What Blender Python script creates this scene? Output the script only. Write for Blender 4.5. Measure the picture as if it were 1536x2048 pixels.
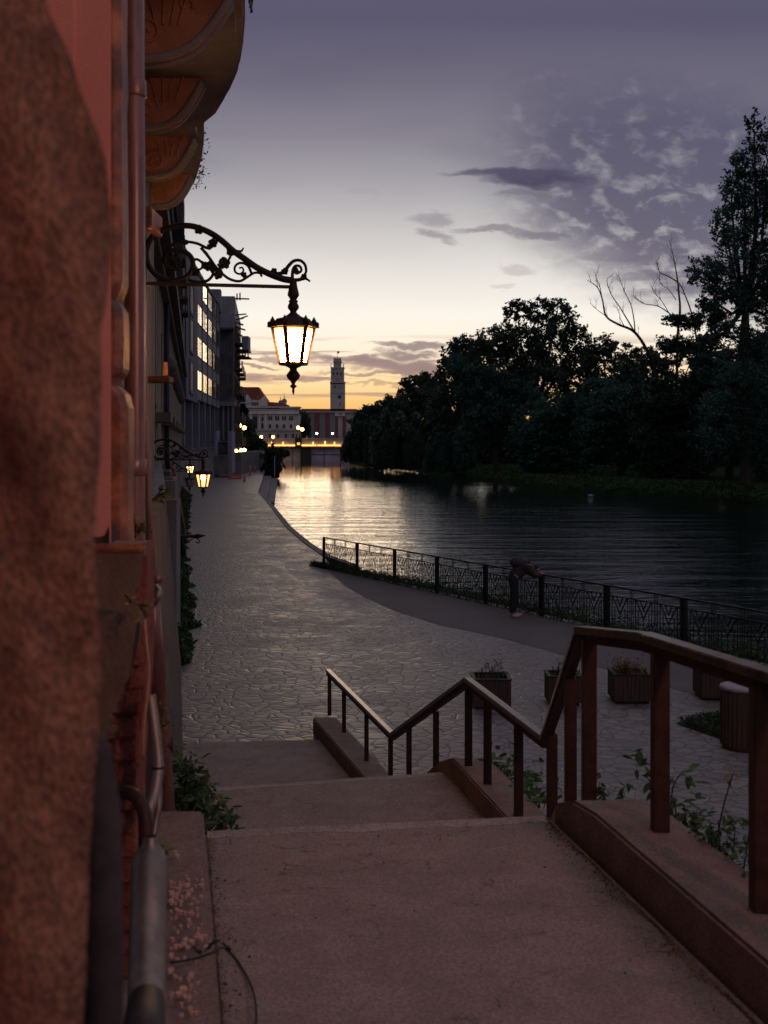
import bpy, bmesh, math, random
import numpy as np
from mathutils import Vector, Matrix
R = math.radians
rnd = random.Random(7)
C = bpy.context.scene.collection
for o in list(bpy.data.objects): bpy.data.objects.remove(o)

# ------------------------------------------------------------------ camera
FP, CX, HY, H = 2350.0, 768.0, 882.0, 4.2      # focal in px of the photo, principal column, horizon row, eye height
cam = bpy.data.cameras.new("camera"); camo = bpy.data.objects.new("camera", cam); C.objects.link(camo)
camo.location = (0, 0, H); camo.rotation_euler = (R(90), 0, 0)
cam.sensor_fit = 'VERTICAL'; cam.sensor_height = 36; cam.sensor_width = 27
cam.lens = FP / 2048 * 36; cam.shift_y = -(1024 - HY) / 2048
cam.clip_start = 0.05; cam.clip_end = 6000
cam.dof.use_dof = True; cam.dof.focus_distance = 16; cam.dof.aperture_fstop = 4.0
sc = bpy.context.scene; sc.camera = camo
sc.render.resolution_x = 768; sc.render.resolution_y = 1024
sc.view_settings.view_transform = 'Standard'; sc.view_settings.look = 'None'
sc.view_settings.exposure = 0.3; sc.view_settings.gamma = 1.0

def W(px, py, d): return Vector(((px - CX) / FP * d, d, H + (HY - py) / FP * d))
def G(px, py, z=0.0):
    d = (H - z) * FP / (py - HY); return Vector(((px - CX) / FP * d, d, z))
def lin(c):
    return tuple([((v / 255) / 12.92 if v / 255 <= .04045 else ((v / 255 + .055) / 1.055) ** 2.4) for v in c]) + (1.0,)

# ------------------------------------------------------------------ node helpers
class N:
    """tiny expression wrapper over math nodes"""
    def __init__(s, nt, sock): s.nt, s.s = nt, sock
    def op(s, o, b=None, c=None, clamp=False):
        n = s.nt.nodes.new('ShaderNodeMath'); n.operation = o; n.use_clamp = clamp
        s.nt.links.new(s.s, n.inputs[0])
        for i, v in ((1, b), (2, c)):
            if v is None: continue
            if isinstance(v, N): s.nt.links.new(v.s, n.inputs[i])
            else: n.inputs[i].default_value = v
        return N(s.nt, n.outputs[0])
    def __add__(s, b): return s.op('ADD', b)
    def __sub__(s, b): return s.op('SUBTRACT', b)
    def __mul__(s, b): return s.op('MULTIPLY', b)
    def __truediv__(s, b): return s.op('DIVIDE', b)
    def step(s, a, b):
        n = s.nt.nodes.new('ShaderNodeMapRange'); n.interpolation_type = 'SMOOTHSTEP'
        s.nt.links.new(s.s, n.inputs[0]); n.inputs[1].default_value = a; n.inputs[2].default_value = b
        n.inputs[3].default_value = 0; n.inputs[4].default_value = 1
        if a > b:
            n.inputs[1].default_value = b; n.inputs[2].default_value = a; n.inputs[3].default_value = 1; n.inputs[4].default_value = 0
        return N(s.nt, n.outputs[0])
def ramp(nt, fac, stops, interp='LINEAR'):
    n = nt.nodes.new('ShaderNodeValToRGB'); n.color_ramp.interpolation = interp
    el = n.color_ramp.elements
    while len(el) < len(stops): el.new(0.5)
    for e, (p, c) in zip(el, stops): e.position = p; e.color = c if len(c) == 4 else lin(c)
    nt.links.new(fac.s if isinstance(fac, N) else fac, n.inputs[0]); return n.outputs[0]
def mixc(nt, fac, a, b, mode='MIX'):
    n = nt.nodes.new('ShaderNodeMix'); n.data_type = 'RGBA'; n.blend_type = mode
    for idx, v in ((0, fac), (6, a), (7, b)):
        if isinstance(v, N): v = v.s
        if isinstance(v, (int, float)): n.inputs[idx].default_value = v
        elif isinstance(v, tuple): n.inputs[idx].default_value = v
        else: nt.links.new(v, n.inputs[idx])
    return n.outputs[2]
def combine(nt, x, y, z=0.0):
    n = nt.nodes.new('ShaderNodeCombineXYZ')
    for i, v in enumerate((x, y, z)):
        if isinstance(v, N): nt.links.new(v.s, n.inputs[i])
        else: n.inputs[i].default_value = v
    return n.outputs[0]
def noise(nt, vec, scale, detail=4, rough=.55, dist=0.0):
    n = nt.nodes.new('ShaderNodeTexNoise'); n.inputs['Scale'].default_value = scale; n.inputs['Detail'].default_value = detail
    n.inputs['Roughness'].default_value = rough; n.inputs['Distortion'].default_value = dist
    if vec is not None: nt.links.new(vec, n.inputs['Vector'])
    return N(nt, n.outputs['Fac'])

# ------------------------------------------------------------------ world: dusk sky
SUN_EL, SUN_AZ = R(1.0), R(-3)
wd = bpy.data.worlds.new("World"); sc.world = wd; wd.use_nodes = True
nt = wd.node_tree; nt.nodes.clear()
out = nt.nodes.new('ShaderNodeOutputWorld'); bg = nt.nodes.new('ShaderNodeBackground')
nt.links.new(bg.outputs[0], out.inputs[0])
tc = nt.nodes.new('ShaderNodeTexCoord'); sp = nt.nodes.new('ShaderNodeSeparateXYZ'); nt.links.new(tc.outputs['Generated'], sp.inputs[0])
dx, dy, dz = [N(nt, sp.outputs[i]) for i in range(3)]
yy = dy.op('ABSOLUTE').op('MAXIMUM', .25)
u = dx / yy; v = dz / yy
def V(py): return (HY - py) / FP
def U(px): return (px - CX) / FP
stops = [(0.0, (206, 142, 84)), (V(845) / .5, (222, 160, 92)), (V(800) / .5, (232, 186, 120)), (V(760) / .5, (238, 206, 156)),
         (V(700) / .5, (234, 220, 198)), (V(630) / .5, (226, 222, 214)), (V(540) / .5, (206, 204, 200)), (V(450) / .5, (176, 175, 176)),
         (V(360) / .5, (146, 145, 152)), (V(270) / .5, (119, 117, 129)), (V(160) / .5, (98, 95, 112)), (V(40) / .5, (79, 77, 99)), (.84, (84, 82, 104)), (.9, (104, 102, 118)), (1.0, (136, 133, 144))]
front = ramp(nt, v * 2.0, stops)
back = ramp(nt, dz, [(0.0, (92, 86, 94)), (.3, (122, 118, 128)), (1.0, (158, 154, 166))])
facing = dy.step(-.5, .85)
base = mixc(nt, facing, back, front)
# sides of the bright zone are dimmer
side = u.op('ABSOLUTE').step(.25, 1.2)
base = mixc(nt, side * .6, base, lin((92, 88, 108)))
# distortion for cloud outlines
uv = combine(nt, u, v)
nd = noise(nt, combine(nt, u * 12.0, v * 30.0), 1.6, 5, .6)
nd2 = noise(nt, combine(nt, u * 14.0 + 7.3, v * 34.0), 1.9, 5, .6)
ud = u + (nd - .5) * .05; vd = v + (nd2 - .5) * .024
front_only = dy.step(.1, .5)
# large soft unevenness of the overcast
big = noise(nt, combine(nt, u * 3.0, v * 9.0), 1.3, 3, .5)
base = mixc(nt, big.step(.45, .75) * v.step(.10, .28) * .35, base, lin((72, 70, 94)))
# mottled altocumulus on the right
m1 = noise(nt, combine(nt, u * 1.0 + v * .35, v * 1.55 - u * .15), 40.0, 6, .58, .25)
e = ((ud - U(1430)) / .215); e2 = ((vd - V(400) + (u - U(1400)) * .22) / .098)
mask = (e * e + e2 * e2).step(1.55, .25)
mask = mask * u.step(U(880), U(1120))
mot = m1.step(.34, .53)
base = mixc(nt, mask * (mot * .42 + .5), base, lin((76, 75, 98)))
base = mixc(nt, mask * m1.step(.40, .26) * .15, base, lin((190, 186, 190)))
# soft lower right band
lb = (v.step(V(640), V(560)) * v.step(V(440), V(520))) * u.step(U(1100), U(1350))
st = noise(nt, combine(nt, u * 9.0, v * 60.0), 1.2, 4, .6)
base = mixc(nt, lb * st.step(.42, .6) * .8, base, lin((98, 94, 112)))
def ell(px, py, rx, ry, strength, col, tilt=0.0, soft=1.0):
    global base
    a = (ud - U(px)) / (rx / FP); b = (vd - V(py) + (u - U(px)) * tilt) / (ry / FP)
    f = (a * a + b * b).step(1.25 + .25 * soft, .05) * front_only * strength
    base = mixc(nt, f, base, lin(col))
ell(1065, 356, 135, 19, .97, (62, 61, 86), .06)
ell(1010, 349, 130, 9, .7, (70, 69, 92))
ell(1160, 372, 110, 7, .5, (84, 82, 102))
ell(1045, 388, 70, 8, .55, (96, 94, 110))
ell(868, 440, 48, 16, .55, (112, 110, 122), .1); ell(872, 470, 46, 9, .6, (112, 108, 118), .2)
ell(1000, 462, 90, 7, .7, (110, 106, 118)); ell(1085, 470, 55, 10, .7, (100, 98, 112)); ell(1080, 443, 50, 8, .45, (118, 116, 126))
ell(1035, 540, 45, 9, .45, (150, 142, 142), .1); ell(1005, 575, 28, 6, .35, (160, 150, 148))
ell(725, 388, 45, 8, .3, (140, 138, 150))
ell(825, 690, 90, 8, .85, (112, 102, 110), .03); ell(815, 707, 62, 9, .85, (108, 98, 108), .04)
ell(800, 730, 150, 15, .9, (116, 102, 110), .05); ell(700, 718, 110, 8, .8, (122, 108, 114)); ell(850, 745, 90, 8, .8, (120, 104, 108))
ell(545, 716, 60, 6, .75, (130, 116, 122)); ell(510, 732, 55, 5, .8, (122, 106, 112), .05)
ell(745, 748, 120, 5, .75, (128, 110, 108)); ell(640, 760, 60, 5, .65, (140, 118, 112), .1); ell(560, 750, 70, 5, .6, (140, 118, 114), .05); ell(760, 768, 80, 3.5, .6, (146, 118, 98), .08)
ell(490, 752, 40, 6, .7, (132, 112, 112))
band = v.step(V(812), V(780)) * v.step(V(660), V(705)) * front_only
sk = noise(nt, combine(nt, u * 6.0 + 3.1, v * 95.0), 1.5, 4, .55)
base = mixc(nt, band * sk.step(.50, .64) * .8, base, lin((136, 118, 118)))
# a faint physical dusk sky on top
sky = nt.nodes.new('ShaderNodeTexSky'); sky.sky_type = 'NISHITA'; sky.sun_disc = False
sky.sun_elevation = SUN_EL; sky.sun_rotation = SUN_AZ; sky.dust_density = 3
base = mixc(nt, .004, base, sky.outputs[0], 'ADD')
bg.inputs[1].default_value = 1.0
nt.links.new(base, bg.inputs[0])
try: wd.cycles.sampling_method = 'MANUAL'; wd.cycles.sample_map_resolution = 512
except Exception: pass

sun = bpy.data.lights.new("sun", 'SUN'); sun.energy = .12; sun.angle = R(12); sun.color = (1, .72, .45)
suno = bpy.data.objects.new("sun", sun); C.objects.link(suno)
suno.rotation_euler = (R(90) - R(3), 0, R(180) - SUN_AZ)

# ------------------------------------------------------------------ mesh helpers
ORG = {}
def tag(o, label=None, cat=None, group=None, kind=None):
    if label: o['label'] = label
    if cat: o['category'] = cat
    if group: o['group'] = group
    if kind: o['kind'] = kind
    return o
def empty(name, loc, label=None, cat=None, group=None):
    o = bpy.data.objects.new(name, None); o.empty_display_size = .2; C.objects.link(o)
    o.location = loc; ORG[o.name] = Vector(loc); return tag(o, label, cat, group)
class MB:
    def __init__(s): s.v = []; s.f = []; s.smooth = []
    def add(s, vs, fs, sm=False):
        k = len(s.v); s.v += [tuple(p) for p in vs]; s.f += [tuple(i + k for i in f) for f in fs]; s.smooth += [sm] * len(fs); return s
    def hexa(s, p):   # 8 points: bottom 4 ccw, top 4 ccw
        return s.add(p, [(3, 2, 1, 0), (4, 5, 6, 7), (0, 1, 5, 4), (1, 2, 6, 5), (2, 3, 7, 6), (3, 0, 4, 7)])
    def box(s, x0, y0, z0, x1, y1, z1):
        return s.hexa([(x0, y0, z0), (x1, y0, z0), (x1, y1, z0), (x0, y1, z0), (x0, y0, z1), (x1, y0, z1), (x1, y1, z1), (x0, y1, z1)])
    def pbox(s, px0, py0, px1, py1, d, t):      # block standing at distance d, t deep
        a = W(px0, py0, d); b = W(px1, py1, d)
        return s.box(min(a.x, b.x), d, min(a.z, b.z), max(a.x, b.x), d + t, max(a.z, b.z))
    def prism(s, poly, z0, z1):                 # poly: list of (x,y)
        n = len(poly); vs = [(x, y, z0) for x, y in poly] + [(x, y, z1) for x, y in poly]
        fs = [tuple(range(n - 1, -1, -1)), tuple(range(n, 2 * n))] + [(i, (i + 1) % n, n + (i + 1) % n, n + i) for i in range(n)]
        return s.add(vs, fs)
    def vprism(s, poly, y0, y1):                # poly: list of (x,z), extruded along y
        n = len(poly); vs = [(x, y0, z) for x, z in poly] + [(x, y1, z) for x, z in poly]
        fs = [tuple(range(n)), tuple(range(2 * n - 1, n - 1, -1))] + [(i, n + i, n + (i + 1) % n, (i + 1) % n) for i in range(n)]
        return s.add(vs, fs)
    def tube(s, pts, r, n=8, cap=True, sq=False):
        pts = [Vector(p) for p in pts]; m = len(pts); rs = r if isinstance(r, (list, tuple)) else [r] * m
        ring = []; up = None
        for i, p in enumerate(pts):
            t = (pts[min(i + 1, m - 1)] - pts[max(i - 1, 0)])
            if t.length < 1e-9: t = Vector((0, 0, 1))
            t.normalize()
            if up is None:
                up = Vector((0, 0, 1)) if abs(t.z) < .9 else Vector((0, 1, 0))
            a = t.cross(up)
            if a.length < 1e-6: a = t.orthogonal()
            a.normalize(); b = a.cross(t).normalized(); up = b
            rr = rs[i]
            for k in range(n):
                an = 2 * math.pi * (k + (.5 if sq else 0)) / n
                ring.append(p + a * math.cos(an) * rr + b * math.sin(an) * rr)
        fs = [(i * n + k, i * n + (k + 1) % n, (i + 1) * n + (k + 1) % n, (i + 1) * n + k) for i in range(m - 1) for k in range(n)]
        if cap: fs += [tuple(range(n - 1, -1, -1)), tuple((m - 1) * n + k for k in range(n))]
        return s.add(ring, fs, not sq)
    def bar(s, a, b, w, h=None):                # rectangular bar, w across, h vertical
        a = Vector(a); b = Vector(b); h = h or w; t = (b - a).normalized()
        up = Vector((0, 0, 1)) if abs(t.z) < .95 else Vector((0, 1, 0))
        x = t.cross(up).normalized() * w / 2; y = x.cross(t).normalized() * h / 2
        return s.hexa([a - x - y, a + x - y, b + x - y, b - x - y, a - x + y, a + x + y, b + x + y, b - x + y])
    def lathe(s, prof, x, y, n=12, sm=True, rot=0.0):
        m = len(prof); vs = []
        for r, z in prof:
            for k in range(n):
                an = rot + 2 * math.pi * k / n; vs.append((x + r * math.cos(an), y + r * math.sin(an), z))
        fs = [(i * n + k, i * n + (k + 1) % n, (i + 1) * n + (k + 1) % n, (i + 1) * n + k) for i in range(m - 1) for k in range(n)]
        fs += [tuple(range(n - 1, -1, -1)), tuple((m - 1) * n + k for k in range(n))]
        return s.add(vs, fs, sm)
    def ball(s, c, rx, ry=None, rz=None, n=8):
        ry = ry or rx; rz = rz or rx; vs = []; m = n // 2 + 1; c = Vector(c)
        for i in range(m):
            ph = math.pi * i / (m - 1)
            for k in range(n):
                an = 2 * math.pi * k / n; vs.append((c.x + rx * math.sin(ph) * math.cos(an), c.y + ry * math.sin(ph) * math.sin(an), c.z + rz * math.cos(ph)))
        fs = [(i * n + k, i * n + (k + 1) % n, (i + 1) * n + (k + 1) % n, (i + 1) * n + k) for i in range(m - 1) for k in range(n)]
        return s.add(vs, fs, True)
    def build(s, name, mat, parent=None, local=False, bevel=0, normals=True):
        me = bpy.data.meshes.new(name)
        off = Vector((0, 0, 0)) if (parent is None or local) else ORG.get(parent.name, Vector((0, 0, 0)))
        me.from_pydata([(p[0] - off.x, p[1] - off.y, p[2] - off.z) for p in s.v], [], s.f)
        me.polygons.foreach_set('use_smooth', s.smooth)
        me.materials.append(mat); me.validate()
        if normals:
            bm = bmesh.new(); bm.from_mesh(me); bmesh.ops.recalc_face_normals(bm, faces=bm.faces)
            if bevel:
                bmesh.ops.bevel(bm, geom=[e for e in bm.edges if e.calc_face_angle(0) > .6], offset=bevel, segments=2, affect='EDGES')
            bm.to_mesh(me); bm.free()
        o = bpy.data.objects.new(name, me); C.objects.link(o)
        if parent is not None: o.parent = parent; ORG[o.name] = off
        return o
def children(o): return [c for c in bpy.data.objects if c.parent == o]
def copy_tree(o, parent=None):
    c = o.copy(); C.objects.link(c)
    if parent is not None: c.parent = parent
    for ch in children(o): copy_tree(ch, c)
    return c
def np_mesh(name, verts, nper, mat, parent=None, local=False):
    """verts (M*nper,3) -> M polygons of nper corners each"""
    off = Vector((0, 0, 0)) if (parent is None or local) else ORG.get(parent.name, Vector((0, 0, 0)))
    verts = np.asarray(verts, dtype=np.float32) - np.array(off[:], dtype=np.float32)
    M = len(verts) // nper; me = bpy.data.meshes.new(name)
    me.vertices.add(M * nper); me.vertices.foreach_set('co', verts.ravel())
    me.loops.add(M * nper); me.loops.foreach_set('vertex_index', np.arange(M * nper, dtype=np.int32))
    me.polygons.add(M); me.polygons.foreach_set('loop_start', np.arange(0, M * nper, nper, dtype=np.int32))
    me.polygons.foreach_set('loop_total', np.full(M, nper, dtype=np.int32))
    me.update(calc_edges=True); me.materials.append(mat)
    o = bpy.data.objects.new(name, me); C.objects.link(o)
    if parent is not None: o.parent = parent; ORG[o.name] = off
    return o
def leaf_quads(P, size, rs, aspect=.5, droop=None):
    n = len(P); a = rs.normal(size=(n, 3))
    if droop is not None: a = a * (1 - droop) + np.array([0, 0, -1.0]) * droop * 2
    a /= np.linalg.norm(a, axis=1)[:, None] + 1e-9
    t = rs.normal(size=(n, 3)); b = np.cross(a, t); b /= np.linalg.norm(b, axis=1)[:, None] + 1e-9
    s = (size * rs.uniform(.6, 1.35, n))[:, None]
    q = np.empty((n, 4, 3)); q[:, 0] = P - a * s; q[:, 1] = P + b * s * aspect; q[:, 2] = P + a * s; q[:, 3] = P - b * s * aspect
    return q.reshape(-1, 3)

# ------------------------------------------------------------------ materials
def newmat(name):
    m = bpy.data.materials.new(name); m.use_nodes = True; t = m.node_tree
    return m, t, t.nodes['Principled BSDF']
def coords(t, scale=(1, 1, 1)):
    tcn = t.nodes.new('ShaderNodeTexCoord'); mp = t.nodes.new('ShaderNodeMapping'); mp.inputs['Scale'].default_value = scale
    t.links.new(tcn.outputs['Object'], mp.inputs[0]); return mp.outputs[0]
def bump(t, p, h, strength=.3, dist=.02):
    b = t.nodes.new('ShaderNodeBump'); b.inputs['Strength'].default_value = strength; b.inputs['Distance'].default_value = dist
    t.links.new(h.s if isinstance(h, N) else h, b.inputs['Height']); t.links.new(b.outputs[0], p.inputs['Normal'])
def surf(name, c1, c2, scale=4, rough=.85, metal=0, bs=.3, bd=.01, fine=60, stretch=(1, 1, 1), c3=None, spec=.4, fa=.35, fb=.68, grain=.7):
    """two tone weathered surface; colours are linear base colours"""
    m, t, p = newmat(name); co = coords(t, stretch)
    n1 = noise(t, co, scale, 7, .62, .3); n2 = noise(t, co, fine, 3, .6)
    col = mixc(t, n1.step(fa, fb), c1 + (1,), c2 + (1,))
    if c3:
        n3 = noise(t, co, scale * .35, 5, .6, .5); col = mixc(t, n3.step(.52, .66), col, c3 + (1,))
    hsv = t.nodes.new('ShaderNodeHueSaturation'); t.links.new(col, hsv.inputs['Color'])
    t.links.new((n2 * grain + (1 - grain / 2)).op('MAXIMUM', .15).s, hsv.inputs['Value'])
    t.links.new(hsv.outputs[0], p.inputs['Base Color'])
    t.links.new((n1 * .3 + (rough - .15)).op('MINIMUM', 1.0).s, p.inputs['Roughness']); p.inputs['Metallic'].default_value = metal
    p.inputs['Specular IOR Level'].default_value = spec
    if bs: bump(t, p, n1 + n2 * .5, bs, bd)
    return m
def emit(name, col, strength, base=(.8, .8, .8)):
    m, t, p = newmat(name); p.inputs['Base Color'].default_value = base + (1,)
    p.inputs['Emission Color'].default_value = col + (1,); p.inputs['Emission Strength'].default_value = strength; return m
def foliage(name, dark, light, transl=.25, scale=.25):
    m, t, p = newmat(name); co = coords(t); n1 = noise(t, co, scale, 3, .6); n2 = noise(t, co, 3.0, 2, .5)
    col = mixc(t, n1.step(.35, .65), dark + (1,), light + (1,))
    hsv = t.nodes.new('ShaderNodeHueSaturation'); t.links.new(col, hsv.inputs['Color']); t.links.new((n2 * 1.2 + .4).s, hsv.inputs['Value'])
    t.links.new(hsv.outputs[0], p.inputs['Base Color']); p.inputs['Roughness'].default_value = .6; p.inputs['Specular IOR Level'].default_value = .25
    tr = t.nodes.new('ShaderNodeBsdfTranslucent'); t.links.new(hsv.outputs[0], tr.inputs[0])
    mx = t.nodes.new('ShaderNodeMixShader'); mx.inputs[0].default_value = transl
    t.links.new(p.outputs[0], mx.inputs[1]); t.links.new(tr.outputs[0], mx.inputs[2])
    t.links.new(mx.outputs[0], t.nodes['Material Output'].inputs[0]); return m
M = {}
M['concrete'] = surf('concrete', (.195, .150, .140), (.25, .197, .184), 3.5, .8, bs=.6, bd=.006, c3=(.175, .14, .135), fine=85, grain=2.2)
M['parapet'] = surf('parapet_concrete', (.16, .11, .095), (.215, .155, .135), 6, .88, bs=.6, bd=.006, c3=(.15, .105, .09), fine=90, grain=2.2)
m = M['concrete']; t = m.node_tree; p = t.nodes['Principled BSDF']; co = coords(t); src = p.inputs['Base Color'].links[0].from_socket
stn = noise(t, coords(t, (1.2, .35, 1)), 2.2, 5, .65, .8); col = mixc(t, stn.step(.56, .72) * .45, src, (.10, .075, .068, 1))
wv = noise(t, co, 1.1, 6, .6, .6); ck = ((wv - .5).op('ABSOLUTE')).step(.0035, .001); col = mixc(t, ck * .75, col, (.05, .038, .033, 1))
fl = noise(t, co, 38, 2, .5); col = mixc(t, fl.step(.70, .76) * .6, col, (.07, .05, .045, 1)); t.links.new(col, p.inputs['Base Color'])
M['rust'] = surf('rusty_steel', (.03, .013, .010), (.058, .025, .018), 16, .6, metal=.3, bs=.25, bd=.002, fine=120, grain=1.8)
M['rail'] = surf('worn_rail', (.16, .12, .10), (.28, .22, .19), 14, .32, metal=.85, bs=.1, bd=.002, fine=120, stretch=(1, 1, 1))
M['iron'] = surf('wrought_iron', (.012, .011, .011), (.028, .022, .02), 25, .55, metal=.4, bs=.2, bd=.003)
M['ironred'] = surf('weathered_iron', (.022, .012, .009), (.05, .024, .016), 25, .55, metal=.3, bs=.2, bd=.003)
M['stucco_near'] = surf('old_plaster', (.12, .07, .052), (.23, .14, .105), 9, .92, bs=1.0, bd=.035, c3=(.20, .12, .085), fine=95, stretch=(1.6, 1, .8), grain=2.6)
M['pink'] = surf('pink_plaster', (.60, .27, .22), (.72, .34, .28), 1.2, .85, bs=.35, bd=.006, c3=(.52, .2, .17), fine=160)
M['quoin'] = surf('brown_stone', (.15, .055, .03), (.40, .16, .07), 7, .55, bs=.6, bd=.01, c3=(.09, .04, .03), spec=.7)
M['pipe'] = surf('brown_paint_metal', (.15, .07, .06), (.24, .115, .095), 12, .36, metal=.15, bs=.12, bd=.0015, stretch=(1, 1, .25), c3=(.13, .055, .045), spec=.9)
M['plinth'] = surf('grey_render', (.12, .085, .065), (.2, .15, .12), 3, .92, bs=.5, bd=.012, fine=60, c3=(.16, .12, .1))
M['basewall'] = surf('dirty_base_render', (.05, .042, .038), (.11, .09, .08), 3, .95, bs=.6, bd=.015, c3=(.07, .05, .04))
M['brick'] = surf('bare_brick', (.14, .045, .035), (.24, .085, .065), 9, .9, bs=.9, bd=.02)
M['galv'] = surf('galvanised_metal', (.17, .16, .15), (.27, .25, .23), 10, .5, metal=.75, bs=.08, bd=.002, stretch=(1, 1, .3))
M['black'] = surf('black_rubber', (.012, .014, .02), (.03, .032, .04), 14, .8, bs=.4, bd=.01)
M['balcony'] = surf('balcony_plaster', (.20, .19, .18), (.30, .285, .27), 2, .9, bs=.3, bd=.01, c3=(.2, .16, .13))
M['console'] = surf('console_terracotta', (.34, .165, .10), (.45, .23, .145), 5, .9, bs=.5, bd=.015, c3=(.26, .12, .08))
M['wallgrey'] = surf('embankment_render', (.12, .11, .11), (.22, .2, .195), 1.0, .9, bs=.4, bd=.02, c3=(.09, .08, .08), stretch=(1, 1, .6))
M['beige'] = surf('beige_facade', (.27, .235, .19), (.38, .33, .27), .5, .9, bs=.2, bd=.02, stretch=(1, 1, .35), fine=9)
M['trim'] = surf('facade_trim', (.09, .075, .06), (.15, .125, .1), 1, .9, bs=.2, bd=.02)
M['bluegrey'] = surf('bluegrey_panel', (.15, .16, .19), (.22, .23, .27), .4, .8, bs=.1, bd=.02, fine=9)
M['blue'] = surf('blue_plaster', (.07, .08, .14), (.09, .105, .18), .5, .8, bs=.1, bd=.02, fine=9)
M['darkfac'] = surf('dark_facade', (.06, .06, .065), (.12, .115, .12), .6, .9, bs=.3, bd=.05, fine=7)
M['palebox'] = surf('pale_panel', (.2, .2, .23), (.27, .27, .3), .5, .8, bs=.1, fine=8)
M['lilac'] = surf('lilac_concrete', (.24, .23, .33), (.32, .3, .42), .6, .8, bs=.1, fine=8)
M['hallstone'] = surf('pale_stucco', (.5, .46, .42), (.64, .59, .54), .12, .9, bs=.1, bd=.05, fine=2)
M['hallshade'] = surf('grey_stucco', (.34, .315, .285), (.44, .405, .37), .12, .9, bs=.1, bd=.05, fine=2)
M['redroof'] = surf('red_tile_roof', (.20, .055, .035), (.3, .085, .055), .3, .85, bs=.2, bd=.05, fine=3)
M['bannerred'] = surf('red_banner', (.17, .06, .06), (.21, .075, .075), .5, .9, bs=0)  # red of the facade light stripes as flat colour, also the flag
M['bannergreen'] = surf('green_banner', (.17, .19, .175), (.2, .225, .2), .5, .9, bs=0)  # grey-green of the facade light stripes, painted as flat colour
M['dome'] = surf('copper_dome', (.16, .2, .22), (.22, .27, .28), .5, .6, bs=0)
M['asphalt'] = surf('dark_asphalt', (.085, .075, .076), (.125, .11, .11), .5, .8, bs=.4, bd=.01, fine=45, c3=(.09, .083, .09))
M['soil'] = surf('dark_soil', (.03, .022, .018), (.06, .045, .035), 8, .95, bs=.8, bd=.03)
M['bark'] = surf('tree_bark', (.018, .014, .012), (.04, .03, .024), 5, .95, bs=.8, bd=.03, stretch=(1, 1, .3))
M['planter'] = surf('planter_wood', (.045, .028, .026), (.075, .045, .04), 6, .8, bs=.3, bd=.01, stretch=(4, 4, .4))
M['binlid'] = surf('bin_concrete_top', (.28, .26, .32), (.36, .34, .4), 6, .8, bs=.2)
M['rubble'] = surf('plaster_flakes', (.42, .26, .22), (.6, .4, .34), 12, .95, bs=.4)
M['orange'] = surf('orange_plastic', (.5, .1, .02), (.6, .14, .03), 3, .6, bs=0)
M['leafteal'] = foliage('leaves_teal', (.02, .055, .042), (.055, .12, .088))
M['leafdark'] = foliage('leaves_dark', (.02, .042, .028), (.055, .09, .055))
M['leafwillow'] = foliage('leaves_willow', (.022, .04, .024), (.045, .075, .038))
M['leafivy'] = foliage('leaves_ivy', (.02, .045, .018), (.045, .09, .03), scale=1.5)
M['leafshrub'] = foliage('leaves_shrub', (.03, .07, .022), (.07, .13, .04), scale=4)
M['leafyellow'] = foliage('leaves_yellowish', (.12, .12, .02), (.26, .22, .04), scale=6)
M['grass'] = foliage('grass_blades', (.02, .05, .018), (.045, .09, .03), scale=.6)
M['strawgrass'] = foliage('dry_grass', (.16, .11, .05), (.24, .17, .08), scale=5)
M['bank'] = surf('bank_ground', (.014, .024, .012), (.03, .045, .02), .4, .95, bs=.6, bd=.1, fine=3, spec=0.0)
M['stone_q'] = surf('quay_stone', (.12, .12, .13), (.2, .19, .2), .9, .85, bs=.4, bd=.02, fine=14)
M['bridgewhite'] = surf('bridge_parapet', (.5, .42, .36), (.6, .5, .44), .2, .85, bs=.1, fine=2)
M['sockets'] = surf('dark_metal', (.02, .02, .022), (.04, .04, .045), 2, .6, metal=.3, bs=0)
m, t, p = newmat('lit_frosted_glass'); p.inputs['Base Color'].default_value = (.8, .7, .5, 1); co = coords(t)
gd = t.nodes.new('ShaderNodeVectorMath'); gd.operation = 'DISTANCE'; t.links.new(co, gd.inputs[0]); gd.inputs[1].default_value = (1.316, 0, -.56)
em = N(t, gd.outputs['Value']).step(.255, .15); p.inputs['Emission Color'].default_value = (1, .42, .095, 1)
t.links.new((em * 110.0 + 4.0).s, p.inputs['Emission Strength']); M['lampglass'] = m
M['lampglass2'] = emit('lit_lamp_glass_amber', (1.0, .52, .16), 1.6)
M['lampglass3'] = emit('lit_lamp_glass_small', (1.0, .55, .2), 5.0)
M['bulb'] = emit('lit_bulb', (1.0, .6, .25), 40.0)
M['nearglass'] = emit('lit_lamp_glass_pink', (1.0, .42, .27), 165.0)
M['offglass'] = surf('unlit_lamp_glass', (.3, .27, .24), (.4, .36, .33), 5, .3, bs=0)
M['striplight'] = emit('bridge_light_strip', (1.0, .42, .07), 3.2)
M['globelamp'] = emit('lit_globe', (1.0, .5, .12), 12.0)
M['whitelamp'] = emit('white_floodlight', (.9, 1.0, .75), 8.0)
M['warmwin'] = emit('lit_window', (1.0, .5, .12), 1.0, (.2, .15, .1))
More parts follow.
